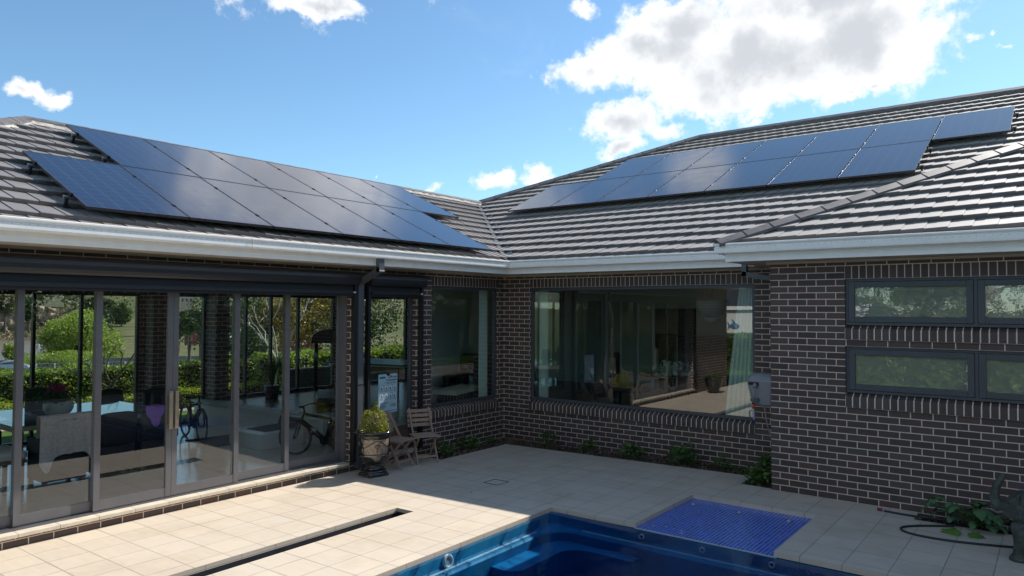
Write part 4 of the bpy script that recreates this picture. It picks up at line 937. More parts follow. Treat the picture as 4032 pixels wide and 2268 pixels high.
# silver car
def make_car(p,rz):
    t=thing('parked_car','silver blue hatchback car on the road beyond the hedge','car',p,rz)
    side=[(-2.05,.35),(-2.1,.62),(-1.95,.88),(-1.55,1.02),(-1.05,1.42),(-.5,1.52),(.3,1.50),(.75,1.30),(1.2,1.0),(1.85,.86),(2.08,.62),(2.05,.32)]
    m=MB(); k=len(side); vs=[]
    for y,f in ((-.86,0),(-.80,1),(.80,1),(.86,0)):
        for x,z in side: 
            q=.92 if (f and z>1.05) else 1; vs.append((x,(y if z<1.05 else y*.86),z))
    m.add(vs,[(r*k+i,r*k+(i+1)%k,(r+1)*k+(i+1)%k,(r+1)*k+i) for r in range(3) for i in range(k)]+[tuple(range(k)),tuple(reversed(range(3*k,4*k)))]); m.build('body',plain('silver_blue_paint',(.42,.50,.60),.25,.4,.6,.03),t,bevel=.03)
    g=MB()
    for sgn in (-1,1):
        y=.745*sgn; pts=[(-1.42,1.06),(-.98,1.38),(-.45,1.45),(.25,1.43),(.66,1.25),(.95,1.04)]
        g.add([(x,y*(1.012 if z>1.1 else 1.16),z) for x,z in pts],[tuple(range(6))])
    g.add([(-1.62,-.6,1.03),(-1.62,.6,1.03),(-1.12,.58,1.42),(-1.12,-.58,1.42)],[(0,1,2,3)]); g.build('side_glass',plain('dark_car_glass',(.02,.025,.035),.1,0,.6,.02),t)
    for x in (-1.3,1.3):
        for y in (-.84,.84):
            w=MB(); w.tube([(x,y-.11,.33),(x,y+.11,.33)],.33,20); wo=w.build('wheel',BLK,t); h=MB(); h.tube([(x,y-.12,.33),(x,y+.12,.33)],.2,12); h.build('rim',plain('alloy',(.5,.5,.5),.4,.5,.5,.05),wo)
    for x,c in ((2.02,WHITE),(-2.04,RED)):
        for y in (-.62,.62): l=MB(); l.box(x-.06,x+.06,y-.16,y+.16,.66,.80); l.build('headlight' if x>0 else 'tail_light',c,t)
p=gb(50,103); make_car((p.x,p.y,max(hgt(p.x,p.y)+.12,p.z+.12)),math.atan2(SIDE.y,SIDE.x)+.05)
# ================================================================= SKINNED FIGURES
def skin(name,chains,m_,parent=None,sub=2,smooth=True):
    """chains: lists of (x,y,z,r); a chain may start on an earlier joint (same coordinates) so limbs fuse"""
    V=[];Ra=[];E=[];ix={}
    def vid(q):
        k=tuple(round(c,4) for c in q[:3])
        if k not in ix: ix[k]=len(V); V.append(q[:3]); Ra.append(q[3])
        return ix[k]
    for ch in chains:
        ids=[vid(q) for q in ch]; E+=[(a,b) for a,b in zip(ids[:-1],ids[1:])]
    me=bpy.data.meshes.new(name); me.from_pydata(V,E,[]); me.update(); o=bpy.data.objects.new(name,me); COL.objects.link(o)
    sk=o.modifiers.new('skin','SKIN'); sk.use_smooth_shade=smooth
    if not me.skin_vertices: 
        bm=bmesh.new(); bm.from_mesh(me); bm.verts.layers.skin.verify(); bm.to_mesh(me); bm.free()
    for sv,r in zip(me.skin_vertices[0].data,Ra): sv.radius=(r,r) if not isinstance(r,tuple) else r
    me.skin_vertices[0].data[0].use_root=True
    ss=o.modifiers.new('sub','SUBSURF'); ss.levels=ss.render_levels=sub
    me.materials.append(m_)
    bpy.context.view_layer.update(); dg=bpy.context.evaluated_depsgraph_get(); nm=bpy.data.meshes.new_from_object(o.evaluated_get(dg)); o.modifiers.clear(); o.data=nm
    if parent is not None: o.parent=parent
    return o
# person in white at the lake wall
p=gb(157,119); pz=at(157,1388,119); t=thing('person','tiny distant person in white clothes standing on the lake wall','person',(p.x,p.y,-5.7),R_(40))
CLW=plain('white_clothes',(.75,.75,.74),.8,0,.2,.03); SKIN=plain('skin',(.45,.27,.19),.6,0,.3,.05)
skin('body',[[(0,0,.95,.15),(0,0,1.15,.16),(0,0,1.38,.18),(0,0,1.5,.07),(0,.01,1.58,.065),(0,.02,1.68,.11),(0,.01,1.76,.08)],[(0,0,.95,.15),(.1,0,.85,.10),(.11,.02,.48,.065),(.11,0,.08,.045),(.11,.12,.04,.04)],[(0,0,.95,.15),(-.1,0,.85,.10),(-.12,-.02,.48,.065),(-.12,-.04,.08,.045),(-.12,.08,.04,.04)],[(0,0,1.38,.18),(.2,0,1.4,.06),(.25,.05,1.12,.045),(.24,.25,1.05,.035),(.24,.33,1.05,.03)],[(0,0,1.38,.18),(-.2,0,1.4,.06),(-.25,.0,1.12,.045),(-.24,.05,.9,.035),(-.24,.06,.80,.03)]],CLW,t)
m=MB(); m.lathe([(0,.14),(.09,.11),(.115,.03),(.10,-.05)],(0,.01,1.69),14); m.build('hat',CLW,t)
# ---------------------------------------------------------------- bronze elephant
def bronze(w):
    g=w.new('ShaderNodeNewGeometry'); P=g.outputs['Position']; n=w.noise(P,14,6,.65); n2=w.noise(P,60,4,.6)
    c=w.ramp(n,[(.3,(.035,.040,.036)),(.5,(.060,.068,.058)),(.62,(.10,.125,.105)),(.75,(.05,.050,.042))])
    return prin(w,c,.6,.25,.5,bump=n2,bs=.006)
BZ=mat('weathered_bronze',bronze)
t=thing('elephant_statue','weathered green bronze elephant statue with raised trunk at the right edge','statue',(8.335,-2.42,0),R_(4))
skin('body',[[(.62,.02,.47,(.21,.20)),(.40,.02,.49,(.20,.20)),(.20,.0,.50,(.18,.18)),(.06,-.0,.52,(.13,.14)),(-.04,-.0,.505,(.125,.12)),(-.115,0,.47,.075),(-.15,0,.52,.055),(-.155,0,.60,.047),(-.135,0,.68,.040),(-.105,0,.745,.034),(-.075,0,.79,.030),(-.085,0,.815,.028)],
 [(.20,.0,.50,(.18,.18)),(.09,-.10,.36,.088),(.06,-.105,.22,.070),(.055,-.105,.10,.064),(.045,-.105,.03,.070),(.04,-.105,.01,.072)],
 [(.20,.0,.50,(.18,.18)),(.15,.11,.36,.085),(.17,.115,.22,.068),(.17,.115,.10,.062),(.165,.115,.02,.068)],
 [(.62,.02,.47,(.21,.20)),(.68,-.10,.34,.092),(.69,-.11,.20,.07),(.70,-.11,.08,.064),(.69,-.11,.015,.068)],
 [(.62,.02,.47,(.21,.20)),(.72,.12,.34,.09),(.76,.13,.20,.068),(.77,.13,.08,.062),(.76,.13,.015,.066)],
 [(-.04,-.0,.505,(.125,.12)),(-.08,0,.405,.042),(-.115,0,.385,.022)],
 [(.62,.02,.47,(.21,.20)),(.83,.02,.50,.05),(.88,.02,.38,.018),(.88,.02,.25,.015)]],BZ,t,3)
for sy in (-1,1):
    m=MB(); vs=[];n=14
    for j in range(5):
        for i in range(n):
            a=2*math.pi*i/n; rr_=[0,.35,.7,.95,1.][j]; x=.07+.115*rr_*math.cos(a)+.02; z=.515+.15*rr_*math.sin(a)-.02*rr_; y=sy*(.125+.045*rr_*math.cos(a)*.8+.012*math.sin(3*a)*rr_); vs.append((x,y,z))
    m.add(vs,[(j*n+i,(j+1)*n+i,(j+1)*n+(i+1)%n,j*n+(i+1)%n) for j in range(4) for i in range(n)],True); o=m.build('ear',BZ,t); so_=o.modifiers.new('s','SOLIDIFY'); so_.thickness=.014
    m=MB(); m.tube([(-.07,sy*.062,.455),(-.13,sy*.078,.435),(-.19,sy*.075,.455)],[.015,.011,.004],8); m.build('tusk',plain('aged_tusk',(.16,.17,.15),.6,.1,.4,.2,20),t)
    m=MB(); m.lathe([(0,.012),(.008,.008),(.012,0)],(-.045,sy*.118,.545),8); m.build('eye',BLK,t)
for (x,y) in ((.042,-.105),(.165,.115),(.69,-.11),(.76,.13)):
    m=MB(); m.lathe([(0,.045),(.072,.045),(.083,.028),(.088,.003),(0,.003)],(x,y,0),18); m.build('foot',BZ,t)
# ---------------------------------------------------------------- urn with shrub
GLZ=mat('black_glaze',lambda w:prin(w,w.mix(w.noise(w.new('ShaderNodeNewGeometry').outputs['Position'],30,4,.6),(.010,.010,.010),(.022,.020,.018)),.12,0,.6,coat=.5))
UX,UY=.50,-3.80; UZ=gz(UX)
t=thing('garden_urn','large glossy black glazed urn with a tan medallion panel beside the downpipe','urn',(UX,UY,UZ))
m=MB(); m.lathe([(.15,.10),(.165,.115),(.13,.135),(.115,.155),(.16,.20),(.205,.27),(.222,.30),(.226,.315),(.222,.33),(.232,.40),(.242,.50),(.246,.575),(.252,.582),(.246,.592),(.25,.60),(.246,.61),(.25,.62),(.28,.638),(.30,.655),(.298,.672),(.27,.676),(.245,.662),(.235,.60),(0,.60)],n=40); m.build('bowl',GLZ,t)
m=MB(); m.lathe([(0,.10),(.15,.10),(.19,.085),(.195,.07),(.175,.062),(.20,.05),(.21,.035),(.205,.028),(0,.028)],n=8); 
for i in range(4):
    a=math.pi/4+i*math.pi/2-.2; m.lathe([(0,.0),(.035,0),(.042,.015),(.035,.032),(0,.036)],(.195*math.cos(a),.195*math.sin(a),0),12)
m.build('base',GLZ,t)
# face panel: sector towards the camera, slightly proud of the bowl
PAN=mat('tan_glaze',lambda w:prin(w,w.mix(w.smooth(w.noise(w.new('ShaderNodeNewGeometry').outputs['Position'],22,5,.65),.35,.7),(.20,.145,.10),(.34,.265,.20)),.22,0,.6,coat=.3))
ac=math.atan2(CAM.y-UY,CAM.x-UX)+.22
def rad(z):
    pr=[(.30,.222),(.33,.223),(.40,.233),(.50,.243),(.56,.246),(.20,.16),(.27,.205)]; pr.sort(); 
    for (z0,r0),(z1,r1) in zip(pr[:-1],pr[1:]):
        if z0<=z<=z1: return r0+(r1-r0)*(z-z0)/(z1-z0)
    return pr[-1][1]
def patch(mb,f,n=22,k=12,off=.003):
    vs=[]
    for i in range(n+1):
        a=-.85+1.7*i/n; lo,hi=f(a/.85)
        for j in range(k+1): z=lo+(hi-lo)*j/k; r=rad(z)+off; vs.append((r*math.cos(ac+a),r*math.sin(ac+a),z))
    mb.add(vs,[(i*(k+1)+j,(i+1)*(k+1)+j,(i+1)*(k+1)+j+1,i*(k+1)+j+1) for i in range(n) for j in range(k)],True)
m=MB(); patch(m,lambda s:(.315 if abs(s)>.45 else .315-.075*(1-(abs(s)/.45)**2),.565)); m.build('medallion_panel',PAN,t)
m=MB()
gp=[]
for i in range(41):
    s=-1+2*i/40; z=.47+.075*math.exp(-(s/.33)**2)-.03*math.exp(-((abs(s)-.72)/.22)**2)+.0; a=ac+s*1.25; gp.append(((rad(z)+.008)*math.cos(a),(rad(z)+.008)*math.sin(a),z))
m.tube(gp,.0055,6)
for zz in (.335,.345): m.tube([((rad(zz)+.006)*math.cos(ac+a),(rad(zz)+.006)*math.sin(ac+a),zz) for a in np.linspace(-1.4,1.4,30)],.003,5)
m.build('garland',GLZ,t)
m=MB()
for i in range(60):
    a_=rng.uniform(0,6.28); q=.035*math.sqrt(rng.uniform(0.2,1)); a=ac+q*math.cos(a_)/.24*1.1; z=.465+q*math.sin(a_)*.8; m.lathe([(0,.003),(.005,.001),(.006,0)],((rad(z)+.004)*math.cos(a),(rad(z)+.004)*math.sin(a),z),6)
for i in range(14):
    z=.425-.004*i; a=ac+.03*math.sin(i); m.lathe([(0,.003),(.006,0)],((rad(z)+.004)*math.cos(a),(rad(z)+.004)*math.sin(a),z),6)
m.build('medallion',GLZ,t)
t=thing('potted_shrub','cone shaped yellow green shrub with reddish leaves growing in the black urn','shrub',(UX,UY,UZ+.60))
P=[]; 
for i in range(2600):
    z=rng.uniform(0,.36)**1.0; r=(.24-.10*(z/.36)**1.6)*math.sqrt(rng.uniform(.25,1)); r=max(r,.02) if z<.34 else .06*rng.uniform(0,1); a=rng.uniform(0,6.28); P.append((r*math.cos(a)*(1+.1*math.sin(3*a)),r*math.sin(a),z+.03))
for i in range(260):
    z=rng.uniform(.34,.50); r=.07*(1-(z-.34)/.18)*rng.uniform(0,1)+.005; a=rng.uniform(0,6.28); P.append((r*math.cos(a)+.01,r*math.sin(a)+.03,z))
m=MB(); m.leaves(P,.026); m.build('foliage',POTL,t)
m=MB()
for i in range(26): a=rng.uniform(0,6.28); r=rng.uniform(.05,.2); m.tube([(0,0,0),(r*.5*math.cos(a),r*.5*math.sin(a),.15),(r*math.cos(a),r*math.sin(a),rng.uniform(.2,.36))],[.006,.004,.002],5)
m.build('stems',BARK,t)
# ---------------------------------------------------------------- folding chairs
WD=mat('weathered_teak',lambda w:prin(w,w.mix(w.noise(w.new('ShaderNodeNewGeometry').outputs['Position'],16,5,.6),(.31,.205,.15),(.47,.34,.265)),.7,0,.3))
WD2=plain('fresh_teak',(.36,.16,.08),.6,0,.3,.15,20)
def chair(lab,loc,rz):
    """faces +x. sloping crossed legs, four back slats, slatted seat"""
    t=thing('folding_chair',lab,'folding chair',loc,rz,'weathered folding chairs by the wall'); W=.40
    def bar(mb,a,b,w,h):
        a=Vector(a);b=Vector(b); d=(b-a).normalized(); s=Vector((0,1,0)); u=d.cross(s); vs=[p+s*sx*w/2+u*sy*h/2 for p in (a,b) for sx,sy in ((-1,-1),(1,-1),(1,1),(-1,1))]
        mb.add(vs,[(0,3,2,1),(4,5,6,7),(0,1,5,4),(1,2,6,5),(2,3,7,6),(3,0,4,7)])
    for i in range(6):
        x=-.17+i*.068; m=MB(); m.box(x,x+.058,-W/2-.01,W/2+.01,.425-abs(i-2.5)*-.003,.439-abs(i-2.5)*-.003); m.build('seat_slat',WD,t,bevel=.003)
    for i in range(4):
        z=.57+i*.075; x=-.215-(z-.44)*.22; m=MB(); m.cbox((x+.018,0,z),(.014,W+.02,.055),0,None); o=m.build('back_slat',WD,t,bevel=.005)
    for sy in (-1,1):
        m=MB(); bar(m,(.20,sy*(W/2-.03),0),(-.30,sy*(W/2-.03),.84),.02,.036); m.build('back_leg',WD,t)   # front foot to back top
        m=MB(); bar(m,(-.20,sy*(W/2-.055),0),(.17,sy*(W/2-.055),.42),.02,.034); m.build('leg',WD,t)
        m=MB(); bar(m,(-.18,sy*(W/2-.03),.415),(.21,sy*(W/2-.03),.415),.02,.025); m.build('seat_rail',WD,t)
    m=MB(); m.cbox((.135,0,.11),(.02,W-.08,.03)); m.build('stretcher',WD,t); m=MB(); m.cbox((-.13,0,.08),(.02,W-.12,.028)); m.build('stretcher',WD,t)
    m=MB(); m.cbox((-.18,0,.395),(.02,W-.08,.03)); m.build('stretcher',WD,t)
    return t
CZ=gz(.4)
chair('weathered wooden folding chair half hidden behind the black urn',(.37,-3.19,CZ),R_(12)); chair('weathered wooden folding chair on the right, nearer the corner window',(.42,-2.64,CZ),R_(-27))
# ---------------------------------------------------------------- sign in the narrow door
SX=-.05+.0; t=thing('safety_sign','pale blue resuscitation instruction poster standing inside the narrow door','sign',(.012,-3.07,.74))
m=MB(); m.box(-.004,.004,-.205,.205,0,.625); m.build('board',plain('pale_blue_card',(.40,.55,.60),.4,0,.4,.02),t,bevel=.003)
NAVY=plain('navy_ink',(.02,.05,.12),.6,0,.3,.02); BLU=plain('blue_ink',(.02,.18,.34),.6,0,.3,.02); PALE=plain('light_card',(.62,.72,.74),.5,0,.3,.02)
def text(s,size,y,z,m_,parent,al='LEFT',bold=0.,name='lettering',x=.0052):
    c=bpy.data.curves.new(name,'FONT'); c.body=s; c.size=size; c.align_x=al; c.extrude=.0004; c.offset=bold; o=bpy.data.objects.new(name,c); COL.objects.link(o)
    bpy.context.view_layer.update(); me=bpy.data.meshes.new_from_object(o.evaluated_get(bpy.context.evaluated_depsgraph_get())); bpy.data.objects.remove(o); q=bpy.data.objects.new(name,me); COL.objects.link(q)
    me.materials.clear(); me.materials.append(m_); q.parent=parent; q.location=(x,y,z); q.rotation_euler=(R_(90),0,R_(90)); return q
text('CPR and',.052,.19,.56,NAVY,t,'RIGHT',.0012); text('Resuscitation',.044,.195,.515,NAVY,t,'RIGHT',.0012)
m=MB(); m.box(.0042,.0052,-.185,-.06,.555,.59); m.build('logo_block',BLU,t)
m=MB(); 
for y0,y1,z in ((-.09,.17,.485),(-.03,.17,.468),(-.17,.02,.16),(-.17,-.01,.145),(.05,.18,.128),(.05,.15,.112),(.05,.17,.096),(-.17,-.05,.12),(-.17,-.06,.105),(-.17,-.03,.09),(-.17,-.08,.07)): 
    y=y0
    while y<y1-.01: l=rng.uniform(.012,.03); m.box(.0042,.005,y,min(y+l,y1),z,z+.008); y+=l+.006
m.box(.0042,.005,-.19,.19,.022,.032); m.build('small_print',NAVY,t)
m=MB(); mm=MB(); ml=MB()
for r in range(2):
    for c in range(4):
        y=-.175+c*.094; z=.36-r*.13; mm.box(.0042,.0048,y,y+.076,z,z+.09); m.box(.0049,.0054,y+.006,y+.07,z+.006,z+.084)
        ml.cbox((.0057,y+.038,z+.05),(.0006,.018,.018)); ml.box(.0055,.006,y+.026,y+.05,z+.014,z+.038); ml.box(.0055,.006,y+.05,y+.062,z+.02,z+.03) if (r+c)%2 else ml.box(.0055,.006,y+.012,y+.026,z+.024,z+.034)
        ml.box(.0042,.0048,y+.01,y+.065,z-.016,z-.010)
mm.build('picture_frame',BLU,t); m.build('picture_card',PALE,t); ml.build('pictogram',NAVY,t)
m=MB(); m.box(.0042,.012,-.03,.03,.60,.632); m.build('clip',BLK,t)
# ---------------------------------------------------------------- hose reel, hoses
RG=plain('grey_plastic',(.27,.28,.30),.45,0,.5,.04)
t=thing('hose_reel','grey wall mounted garden hose reel box beside the large picture window','hose reel',(5.26,-.47,1.03),R_(-8))
def ringshape(z,w,d,c=.06,oy=0): return [(-w/2,-d/2+c+oy,z),(-w/2+c,-d/2+oy,z),(w/2-c,-d/2+oy,z),(w/2,-d/2+c+oy,z),(w/2,d/2-c+oy,z),(w/2-c,d/2+oy,z),(-w/2+c,d/2+oy,z),(-w/2,d/2-c+oy,z)]
rs=[ringshape(0,.30,.22,.05,.03),ringshape(.02,.34,.25,.05,.02),ringshape(.30,.44,.31,.05),ringshape(.37,.46,.33,.05),ringshape(.43,.43,.29,.07,.02),ringshape(.47,.34,.22,.07,.04)]
m=MB(); m.add([q for r in rs for q in r],[(i*8+j,i*8+(j+1)%8,(i+1)*8+(j+1)%8,(i+1)*8+j) for i in range(5) for j in range(8)]+[tuple(reversed(range(8))),tuple(range(40,48))]); m.build('casing',RG,t,bevel=.008)
m=MB(); m.box(-.17,-.02,-.168,-.14,.30,.345); m.build('hose_slot',BLK,t); m=MB(); m.lathe([(0,-.035),(.022,-.03),(.036,0),(.022,.03),(0,.035)],(-.06,-.185,.30),16); m.build('stopper_ball',RG,t)
m=MB(); m.box(-.15,-.03,-.152,-.13,.055,.11); m.build('lower_recess',plain('dark_grey_plastic',(.12,.125,.13),.5,0,.4,.04),t)
m=MB(); m.box(.17,.33,-.02,.02,.10,.14); m.box(.17,.33,-.02,.02,.33,.37); m.build('wall_bracket',RG,t)
m=MB(); m.tube([(-.06,-.19,.28),(-.075,-.20,.2),(-.085,-.195,.10),(-.09,-.19,.04)],.008,8); m.build('hose_end',RG,t)
m=MB(); m.tube([(-.09,-.19,.05),(-.09,-.19,0.03)],.017,12); m.build('black_coupling',BLK,t); m=MB(); m.tube([(-.09,-.19,.03),(-.09,-.19,-.035)],.021,12); m.build('orange_coupling',plain('orange_plastic',(.75,.12,.02),.4,0,.5,.03),t)
m=MB(); m.tube([(-.09,-.19,-.035),(-.085,-.19,-.10),(-.07,-.20,-.19)],[.018,.022,.016],10); g_=m.build('spray_gun',plain('light_grey_plastic',(.45,.46,.47),.4,0,.5,.03),t)
m=MB(); m.tube([(-.11,-.19,-.06),(-.15,-.19,-.09),(-.13,-.2,-.17),(-.08,-.2,-.20),(-.03,-.2,-.22)],[.006,.008,.009,.009,.006],8); m.build('trigger',plain('blue_plastic',(.01,.06,.22),.4,0,.5,.03),g_)
m=MB(); m.tube([(5.26,-.52,1.05),(5.30,-.50,.75),(5.38,-.45,.45),(5.50,-.40,.12),(5.53,-.38,-.03)],.009,8); tag(m.build('supply_hose',plain('pale_hose',(.34,.31,.27),.5,0,.4,.05)),'thin beige supply hose hanging from the grey reel to the garden bed','hose')
def spline(pts,n=12):
    out=[]; P=[Vector(p) for p in pts]; P=[P[0]]+P+[P[-1]]
    for i in range(1,len(P)-2):
        for j in range(n):
            t_=j/n; a,b,c,d=P[i-1:i+3]; out.append(.5*((2*b)+(-a+c)*t_+(2*a-5*b+4*c-d)*t_*t_+(-a+3*b-3*c+d)*t_**3))
    out.append(P[-2]); return out
HOSE=plain('dark_green_hose',(.018,.03,.03),.4,0,.5,.1)
t=thing('garden_hose','dark green garden hose with a red nozzle looping over the shaded paving','hose',(7.3,-1.6,.013))
O_=Vector((7.3,-1.6,.013)); pts=[(6.99,-1.46,.013),(7.15,-1.49,.013),(7.35,-1.50,.015),(7.55,-1.50,.02),(7.8,-1.48,.02)]
m=MB(); m.tube([q-O_ for q in spline(pts)],.012,8); m.build('hose_run',HOSE,t)
pts=[(7.75,-1.68,.02),(7.58,-1.78,.013),(7.40,-1.92,.013),(7.29,-2.08,.013),(7.34,-2.22,.013),(7.52,-2.29,.013),(7.8,-2.28,.013),(8.1,-2.2,.013),(8.5,-2.06,.013),(9.3,-1.8,.013),(10.5,-1.7,.013)]
m=MB(); m.tube([q-O_ for q in spline(pts)],.012,8); m.build('hose_loop',HOSE,t)
m=MB(); m.tube([Vector(q)-O_ for q in ((6.99,-1.46,.016),(6.93,-1.455,.018))],[.02,.018],10); m.build('nozzle',plain('dark_red_plastic',(.22,.02,.03),.4,0,.5,.05),t)
m=MB(); m.tube([Vector(q)-O_ for q in ((7.01,-1.462,.016),(6.985,-1.459,.016))],.02,10); m.build('collar',RG,t)
# ---------------------------------------------------------------- garden beds
MUL=leafmat('mulch_chips',[(0.,(.06,.04,.028)),(.6,(.15,.10,.065)),(1.,(.32,.23,.16))],0.,5.)
P=[]
def scatter(x0,x1,y0,y1,n,z=.0):
    for i in range(n): x=rng.uniform(x0,x1); y=rng.uniform(y0,y1); P.append((x,y,gz(x)-.03+z+rng.uniform(0,.03)))
scatter(.02,.54,-2.35,-.02,2600); scatter(.05,5.15,-.61,-.02,5600); scatter(5.1,5.58,-1.16,-.02,1100); scatter(7.36,9.2,-1.59,-1.26,900)
m=MB(); m.leaves(P,.035,flat=.7); tag(m.build('bark_mulch',MUL),'brown bark mulch scattered over the narrow garden beds','mulch',kind='stuff')
def plant(lab,x,y,h,r,n,ls,m_=BED,kind='leafy',z=None,grp='small plants in the wall bed',name='bed_plant',seed=0):
    R=np.random.default_rng(seed+int(x*97)); t=thing(name,lab,'plant',(x,y,(gz(x)-.03) if z is None else z),R.uniform(0,6),grp); st=MB(); lf_=MB(); P=[]
    for i in range(n):
        a=R.uniform(0,6.28); q=r*math.sqrt(R.uniform(0.02,1)); hh=h*R.uniform(.45,1)*(1-.45*(q/r)**2); tip=Vector((q*math.cos(a),q*math.sin(a),hh)); st.tube([(0,0,0),(tip.x*.4,tip.y*.4,hh*.6),tip],[.004,.003,.0015],4,False)
        for k in range(7 if kind=='leafy' else 3): P.append(tip+Vector(R.normal(size=3))*ls*.55)
    lf_.leaves([tuple(q) for q in P],ls,flat=.35); st.build('stems',plain('green_stem',(.06,.09,.03),.6,0,.3,.1),t); lf_.build('leaves',m_,t)
for a in [('leafy plant with tiny white flowers beside the right folding chair',.30,-2.02,.28,.20,26,.06,.0),('dark leafed clump under the corner window near the flowering plant',.26,-1.32,.22,.20,20,.075),('small sprawling plant close to the inner corner of the bed',.25,-.62,.13,.16,14,.045),('tall airy plant just right of the inner wall corner',1.25,-.28,.30,.16,22,.05),('small dark leafed plant, second from the inner corner under the big window',2.15,-.30,.2,.13,12,.08),('bright green broad leafed plant midway under the big picture window',3.0,-.33,.23,.15,14,.10),('bushy green plant, largest in the bed under the big window',3.93,-.38,.32,.22,30,.085),('thin grassy plant to the right of the bushy bed plant',4.55,-.34,.2,.14,20,.05),('low sprout near the right end of the window bed',4.98,-.42,.12,.12,8,.06),('dark leafed shrub growing behind the hose at the wall corner',5.34,-.45,.42,.20,40,.075),('bright green low shrub at the corner of the brick pier',5.36,-.93,.28,.20,40,.075)]: plant(*a[:7],seed=int(a[1]*10))
fp=[q for q in bpy.data.objects if q.name.startswith('bed_plant') and q.get('label','').startswith('leafy plant')][0]
for i in range(8): a=rng.uniform(0,6.28); m=MB(); m.lathe([(0,.012),(.016,.004),(.010,0)],(.16*math.cos(a)*rng.uniform(.3,1),.16*math.sin(a),.15+rng.uniform(-.04,.1)),7); m.build('flower',plain('cream_petals',(.6,.58,.42),.7,0,.2,.05),fp)
# broad leafed plant by the elephant: real lobed leaves
def bigleaf(mb,base,d,L,W,tilt,R):
    d=Vector(d).normalized(); s=Vector((-d.y,d.x,0)); n=9; vs=[]
    for i in range(n+1):
        t_=i/n; w=W*math.sin(math.pi*min(1,.12+.88*t_))**.7*(1 if i%2 else .72); c=Vector(base)+d*L*t_+Vector((0,0,L*(tilt*t_-(.5+tilt*.6)*t_*t_)))
        vs+=[c-s*w+Vector((0,0,.012*R.normal())),c+Vector((0,0,.012)),c+s*w+Vector((0,0,.012*R.normal()))]
    mb.add(vs,[(3*i+j,3*i+3+j,3*i+4+j,3*i+1+j) for i in range(n) for j in (0,1)],True)
t=thing('acanthus_plant','sprawling plant with large lobed green leaves against the brick wall','plant',(7.92,-1.52,-.03)); R4=np.random.default_rng(5); st=MB()
for i in range(34):
    a=R4.uniform(0,6.28); rr_=R4.uniform(.05,.26); h=R4.uniform(.08,.30); b=Vector((rr_*math.cos(a)*1.5,rr_*math.sin(a)*.6,h)); st.tube([(0,0,0),b*.6+Vector((0,0,.05)),b],[.008,.006,.004],5,False)
    m=MB(); bigleaf(m,b,(math.cos(a)*1.2,math.sin(a),0),R4.uniform(.13,.22),R4.uniform(.045,.075),R4.uniform(.2,.7),R4); m.build('leaf',plain('broad_leaf',(.07,.15,.06),.5,0,.4,.35,7),t)
m=MB(); bigleaf(m,(-.15,-.32,.06),(-.2,-1,0),.26,.11,.1,R4); bigleaf(m,(.02,-.36,.05),(.5,-.8,0),.2,.09,.1,R4); m.build('leaf',plain('yellow_green_leaf',(.10,.20,.03),.5,0,.4,.2,7),t); st.build('stems',plain('green_stem',(.06,.09,.03),.6),t)
# fallen leaves and specks on the paving and on the ledge
m=MB(); P=[(rng.uniform(.7,3.6),rng.uniform(-4.,-.9),0) for _ in range(18)]+[(rng.uniform(4.9,8),rng.uniform(-2.1,-1.3),0) for _ in range(8)]
m.leaves([(x,y,gz(x)+.006) for x,y,_ in P],.02,flat=.95); tag(m.build('fallen_leaves',BARK),'tiny fallen leaves and dark specks scattered over the paving','leaf litter',kind='stuff')
m=MB(); m.leaves([(5.0+.1*i+rng.normal()*.02,-3.55+rng.normal()*.03,-.046) for i in range(4)]+[(5.35+.03*i,-3.62,-.046) for i in range(2)],.05,flat=.97); tag(m.build('scale_patch',plain('lime_scale',(.42,.40,.36),.9,0,.1,.2,30)),'pale worn patches along the front of the blue mosaic ledge','stain',kind='stuff')
# ================================================================= INSIDE THE GLAZED ROOM
FZ=.07
t=thing('dining_table','long glass topped outdoor dining table inside the glazed room','table',(-3.35,-6.5,FZ))
m=MB(); m.box(-.95,.95,-1.05,1.05,.745,.762); m.build('glass_top',mat('table_glass',lambda w:prin(w,(.10,.14,.16),.05,0,.9)),t); m=MB(); m.box(-.97,.97,-1.07,1.07,.69,.744); m.build('table_frame',plain('table_frame_cream',(.36,.34,.30),.4,0,.5,.04),t)
for x in (-.85,.85):
    for y in (-.95,.95): m=MB(); m.box(x-.04,x+.04,y-.04,y+.04,0,.69); m.build('leg',DOORF,t)
WICK=plain('dark_wicker',(.022,.024,.027),.6,0,.4,.35,90)
def wicker(lab,x,y,rz,grp='dark wicker dining chairs'):
    t=thing('wicker_chair',lab,'dining chair',(x,y,FZ),rz,grp)
    m=MB(); m.box(-.27,.27,-.27,.27,.06,.43); m.build('seat',WICK,t,bevel=.02)
    m=MB(); vs=[]; n=12
    for j,(z,k) in enumerate(((.43,0.),(.66,.02),(.86,.06),(.90,.08))):
        for i in range(n+1): a=-.27+.54*i/n; vs.append((-.25-k+.05*(a/.27)**2,a,z-(.05*(abs(a)/.27)**4 if j==3 else 0)))
    m.add(vs,[(j*(n+1)+i,j*(n+1)+i+1,(j+1)*(n+1)+i+1,(j+1)*(n+1)+i) for j in range(3) for i in range(n)],True); o=m.build('backrest',WICK,t); q=o.modifiers.new('s','SOLIDIFY'); q.thickness=.05
    for sy in (-1,1): m=MB(); m.box(-.24,.22,sy*.27-.035,sy*.27+.035,.43,.63); m.build('armrest',WICK,t,bevel=.02)
    for sx in (-1,1):
        for sy in (-1,1): m=MB(); m.box(sx*.23-.025,sx*.23+.025,sy*.23-.025,sy*.23+.025,0,.06); m.build('leg',DOORF,t)
    return t
